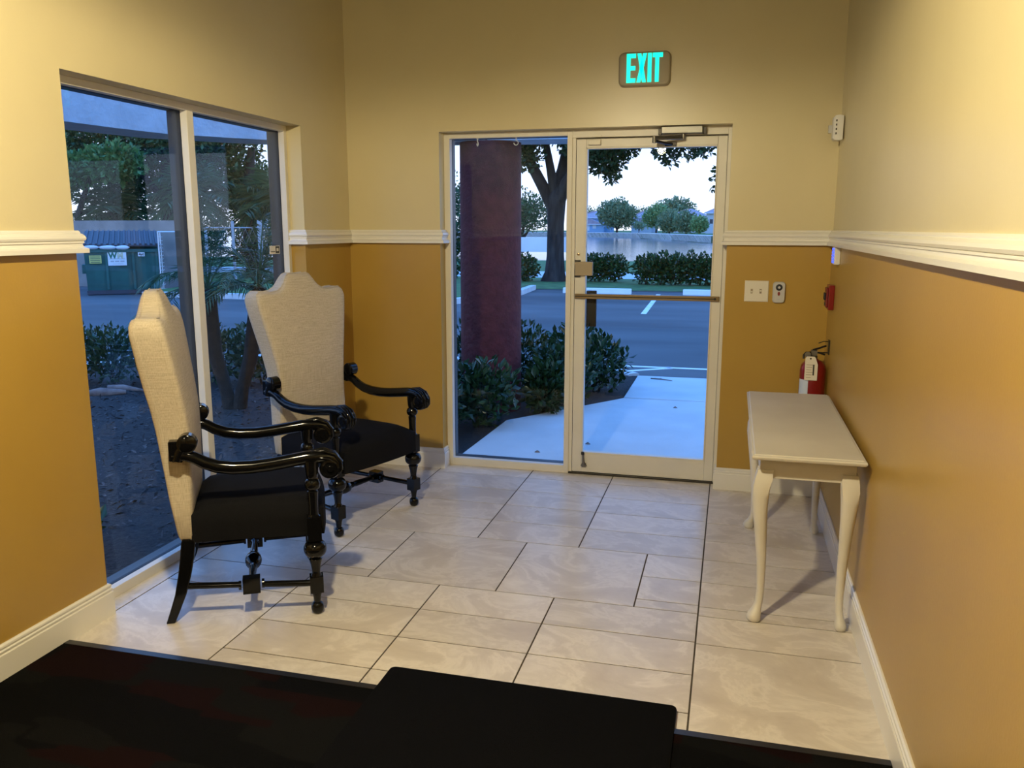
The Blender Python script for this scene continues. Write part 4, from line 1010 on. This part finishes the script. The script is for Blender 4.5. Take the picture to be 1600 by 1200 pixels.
bigtree(-18, 22.5, 'tall dark tree with low boughs filling the left window pane', 'leaf_dark', [(-22, 22, 4.3, 2.2, 1.5, 1.6, 2200), (-20, 23, 5.0, 2.4, 1.6, 1.6, 2400), (-17.6, 22.5, 5.0, 2.0, 1.5, 1.2, 2000), (-18.6, 24.5, 3.4, 3.0, 1.0, 1.5, 2200), (-21.5, 24.5, 3.0, 2.2, 1.0, 1.6, 1500)],
        [([(-18, 22.5, -.2), (-18.05, 22.5, 2.5), (-17.9, 22.5, 4.5)], [.32, .26, .16]), ([(-18.0, 22.5, 2.4), (-19.5, 22.6, 4.0)], [.16, .08])])
bigtree(-19.5, 20, 'lighter green leafy bough tree in the left window pane', 'leaf_light', [(-18.2, 20, 3.75, 1.1, .8, .62, 1100), (-19.6, 20, 3.55, .9, .7, .6, 700), (-21.2, 20.2, 4.4, .8, .7, .9, 500), (-20.6, 20, 2.9, .7, .6, .4, 350)], [([(-20.2, 20.3, -.2), (-20.0, 20.2, 2.0), (-19.2, 20.1, 3.5)], [.14, .11, .06])])
bigtree(-15.2, 23.5, 'dark tree spreading behind the window mullion', 'leaf_dark', [(-16.4, 23.5, 4.6, 1.7, 1.4, 1.6, 2100), (-14.7, 24, 2.6, 1.7, 1.2, .8, 1300), (-14.6, 23, 5.2, .9, .9, .55, 420), (-16.5, 25, 2.8, 1.6, 1, 1.4, 900)], [([(-15.2, 23.5, -.2), (-15.3, 23.5, 2.6), (-15.0, 23.5, 4.5)], [.28, .24, .13])])
bigtree(-12.8, 26, 'greener rounded tree at the right of the right window pane', 'leaf_light', [(-16.2, 26, 3.1, 1.4, 1.2, .9, 1200), (-13.2, 26.5, 2.9, 1.7, 1.3, 1.1, 1300), (-15.8, 27, 2.6, 1.8, 1.2, 1.4, 1000)], [([(-14, 26.2, -.2), (-14.2, 26.2, 1.8), (-14.4, 26.2, 3.4)], [.2, .16, .08])])
# yard wall, dumpster, rack, fence
struct(MB().box((-24, 16.0, -.3), (-12.95, 16.25, 1.78)).build('yard_wall', 'enclosure_wall'))
AD = math.radians(38)          # dumpster turned toward the building
dm = thing('dumpster', (0, 0, 0), 'green steel dumpster with ribbed black lid in front of the yard wall', 'dumpster')
q = MB(); q.rings([[(-.98, -.55, .12), (.98, -.55, .12), (.98, .75, .12), (-.98, .75, .12)], [(-1.0, -.62, 1.16), (1.0, -.62, 1.16), (1.0, .80, 1.16), (-1.0, .80, 1.16)], [(-1.0, .0, 1.30), (1.0, .0, 1.30), (1.0, .80, 1.40), (-1.0, .80, 1.40)]]); q.build('body', 'dumpster_green', dm)
MB().box((-1.04, -.67, 1.09), (1.04, -.60, 1.18)).build('top_rim', 'dumpster_green', dm, bevel=.01); MB().box((-1.0, -.60, .02), (1.0, .7, .12)).build('skid', 'dumpster_lid', dm)
for xx in (-.42, .30, .94): MB().box((xx - .035, -.655, .14), (xx + .035, -.56, 1.10)).build('stiffener', 'dumpster_green', dm, bevel=.006)
for s in (-1, 1): MB().box((s * 1.0, -.35, .55), (s * 1.10, .45, .78)).build('fork_pocket', 'dumpster_green', dm, bevel=.01)
lid = MB(); lid.rings([[(-1.02, -.72, 1.26), (1.06, -.66, 1.24), (1.06, -.66, 1.28), (-1.02, -.72, 1.30)], [(-1.0, .80, 1.60), (1.0, .80, 1.60), (1.0, .80, 1.64), (-1.0, .80, 1.64)]]); lo_ = lid.build('lid', 'dumpster_lid', dm)
for i in range(14):
    xx = -.95 + 1.92 * i / 13
    MB().rings([[(xx - .035, -.69, 1.285), (xx + .035, -.69, 1.285), (xx + .028, -.69, 1.325), (xx - .028, -.69, 1.325)], [(xx * .97 - .035, .79, 1.63), (xx * .97 + .035, .79, 1.63), (xx * .97 + .028, .79, 1.67), (xx * .97 - .028, .79, 1.67)]]).build('rib', 'dumpster_lid', lo_)
sg = MB().box((-.38, -.668, .76), (.12, -.657, 1.10)).build('sign_plate', 'sign_white', dm)
ORG[sg.name] = np.zeros(3)
text_mesh('logo_letter', 'W', .20, 'logo_green', sg, (-.245, -.670, 1.010), (PI / 2, 0, 0), .001, .010, 1.05)
text_mesh('logo_letter', 'M', .20, 'logo_gold', sg, (-.045, -.670, 1.010), (PI / 2, 0, 0), .001, .010, 1.05)
MB().box((-.34, -.669, .925), (.08, -.671, .932)).build('printed_line', 'ink', sg)
for i in range(3):
    a = (-.31, -.19, -.05)[i]; MB().box((a, -.669, .850), (a + (.09, .11, .11)[i], -.671, .885)).build('printed_line', 'fence_grey', sg)
MB().box((-.25, -.669, .80), (.02, -.671, .808)).build('printed_line', 'fence_grey', sg)
yl = MB().box((-.87, -.668, .82), (-.55, -.657, 1.02)).build('notice_label', 'sign_yellow', dm)
for i in range(4): MB().box((-.84, -.669, .84 + i * .045), (-.58, -.671, .858 + i * .045)).build('printed_line', 'dumpster_green', yl)
yd = MB().box((.44, -.668, .99), (.62, -.657, 1.09)).build('size_plate', 'sign_white', dm); ORG[yd.name] = np.zeros(3)
text_mesh('lettering', '4yd', .095, 'ink', yd, (.53, -.671, 1.04), (PI / 2, 0, 0), .001, .003)
dm.location = (-13.27, 14.05, AZ); dm.rotation_euler = (0, 0, AD); dm.scale = (.88, .88, 1)
for i, (a, c, w_, lab) in enumerate(((-.80, 1.235, .24, 'left white rubbish bag squeezed under the dumpster lid'), (-.36, 1.225, .26, 'middle white rubbish bag bulging under the dumpster lid'), (.03, 1.220, .20, 'flat right white rubbish bag under the dumpster lid'))):
    q = MB(); rgs = []
    for j in range(7):
        u = -1 + 2 * j / 6; r_ = math.sqrt(max(.02, 1 - u * u))
        rgs.append([(a + w_ * u, -.66 + .10 * r_ * math.cos(t_), c + .062 * r_ * math.sin(t_) * (1 + .1 * math.sin(5 * t_ + j))) for t_ in [2 * PI * k_ / 10 for k_ in range(10)]])
    q.rings(rgs)
    c_, s_ = math.cos(AD), math.sin(AD); q.v = [(-13.27 + .88 * (x * c_ - y * s_), 14.05 + .88 * (x * s_ + y * c_), z + AZ) for x, y, z in q.v]
    tag(q.build('rubbish_bag', 'bag_white', smooth=70), lab, 'bag', 'rubbish bags in the dumpster')
rk = thing('bakery_rack', (-11.80, 14.2, AZ), 'empty white metal tray rack standing beside the dumpster', 'rack')
def rkp(x, y, z): c_, s_ = math.cos(.55), math.sin(.55); return (-11.80 + x * c_ - y * s_, 14.2 + x * s_ + y * c_, AZ + z)
for sx in (-.33, .33):
    for sy_ in (-.25, .25): MB().cyl(rkp(sx, sy_, .08), rkp(sx, sy_, 1.62), .018, 6).build('post', 'rack_metal', rk)
for z in (1.62, .12): 
    q = MB()
    for a, b_ in (((-.33, -.25), (.33, -.25)), ((-.33, .25), (.33, .25)), ((-.33, -.25), (-.33, .25)), ((.33, -.25), (.33, .25))): q.cyl(rkp(*a, z), rkp(*b_, z), .018, 6)
    q.build('frame', 'rack_metal', rk)
for i in range(14):
    for sx in (-.33, .33):
        z = .25 + i * .095; q = MB(); q.cyl(rkp(sx, -.25, z), rkp(sx, .25, z), .009, 5); s_ = -1 if sx > 0 else 1; q.cyl(rkp(sx + s_ * .05, -.25, z), rkp(sx + s_ * .05, .25, z), .009, 5); q.build('tray_runner', 'rack_metal', rk)
fn = thing('wire_fence', (-11.3, 18, AZ), 'grey wire fence with pale posts beyond the service yard', 'fence')
for px_, zt_ in ((-13.4, 1.6), (-12.45, 1.78), (-11.52, 1.80), (-10.4, 1.7), (-9.2, 1.7)): MB().cyl((px_, 18, AZ), (px_, 18, zt_), .045 if px_ != -11.52 else .075, 8).build('post', 'fence_grey', fn)
MB().cyl((-13.4, 18, 1.58), (-8, 18, 1.58), .018, 6).build('top_rail', 'fence_grey', fn); MB().cyl((-13.4, 18, .35), (-8, 18, .35), .014, 6).build('bottom_wire', 'fence_grey', fn)
q = MB()
for i in range(60): q.tube([(-13.4 + i * .12, 18, .0), (-13.4 + i * .12 + (.8 if i % 2 else -.8), 18, 1.58)], .004, 3)
m_ = q.build('mesh_wire', 'fence_grey', fn); m_['kind'] = 'stuff'

# litter on the walkway
tw = thing('fallen_twig', (1.75, 4.0, -.05), 'thin dry twig lying on the far walkway slab', 'twig')
MB().tube([(1.62, 4.02, -.044), (1.74, 3.99, -.042), (1.86, 3.93, -.044)], [.006, .007, .003], 6).build('stem', 'driftwood', tw)
for a_ in (.0, .06): MB().tube([(1.68 + a_, 4.0, -.043), (1.66 + a_, 4.06, -.044)], [.005, .002], 5).build('side_shoot', 'driftwood', tw)
for lx_, ly_, lab in ((1.42, 1.05, 'small dark dead leaf on the walkway near the door handle side'), (1.10, .72, 'tiny dead leaf on the walkway seen through the sidelight'), (1.98, 2.55, 'dead leaf on the walkway just before the slab joint')):
    q = MB(); rgs = [[(lx_ + .022 * math.cos(t_) * k_, ly_ + .013 * math.sin(t_) * k_, -.049 + .010 * (1 - k_) + dz_) for t_ in [PI * i_ / 5 for i_ in range(10)]] for k_, dz_ in ((1, 0), (.6, .004), (.1, .006))]
    q.rings(rgs); tag(q.build('fallen_leaf', 'driftwood', smooth=60), lab, 'leaf', 'dead leaves on the walkway')
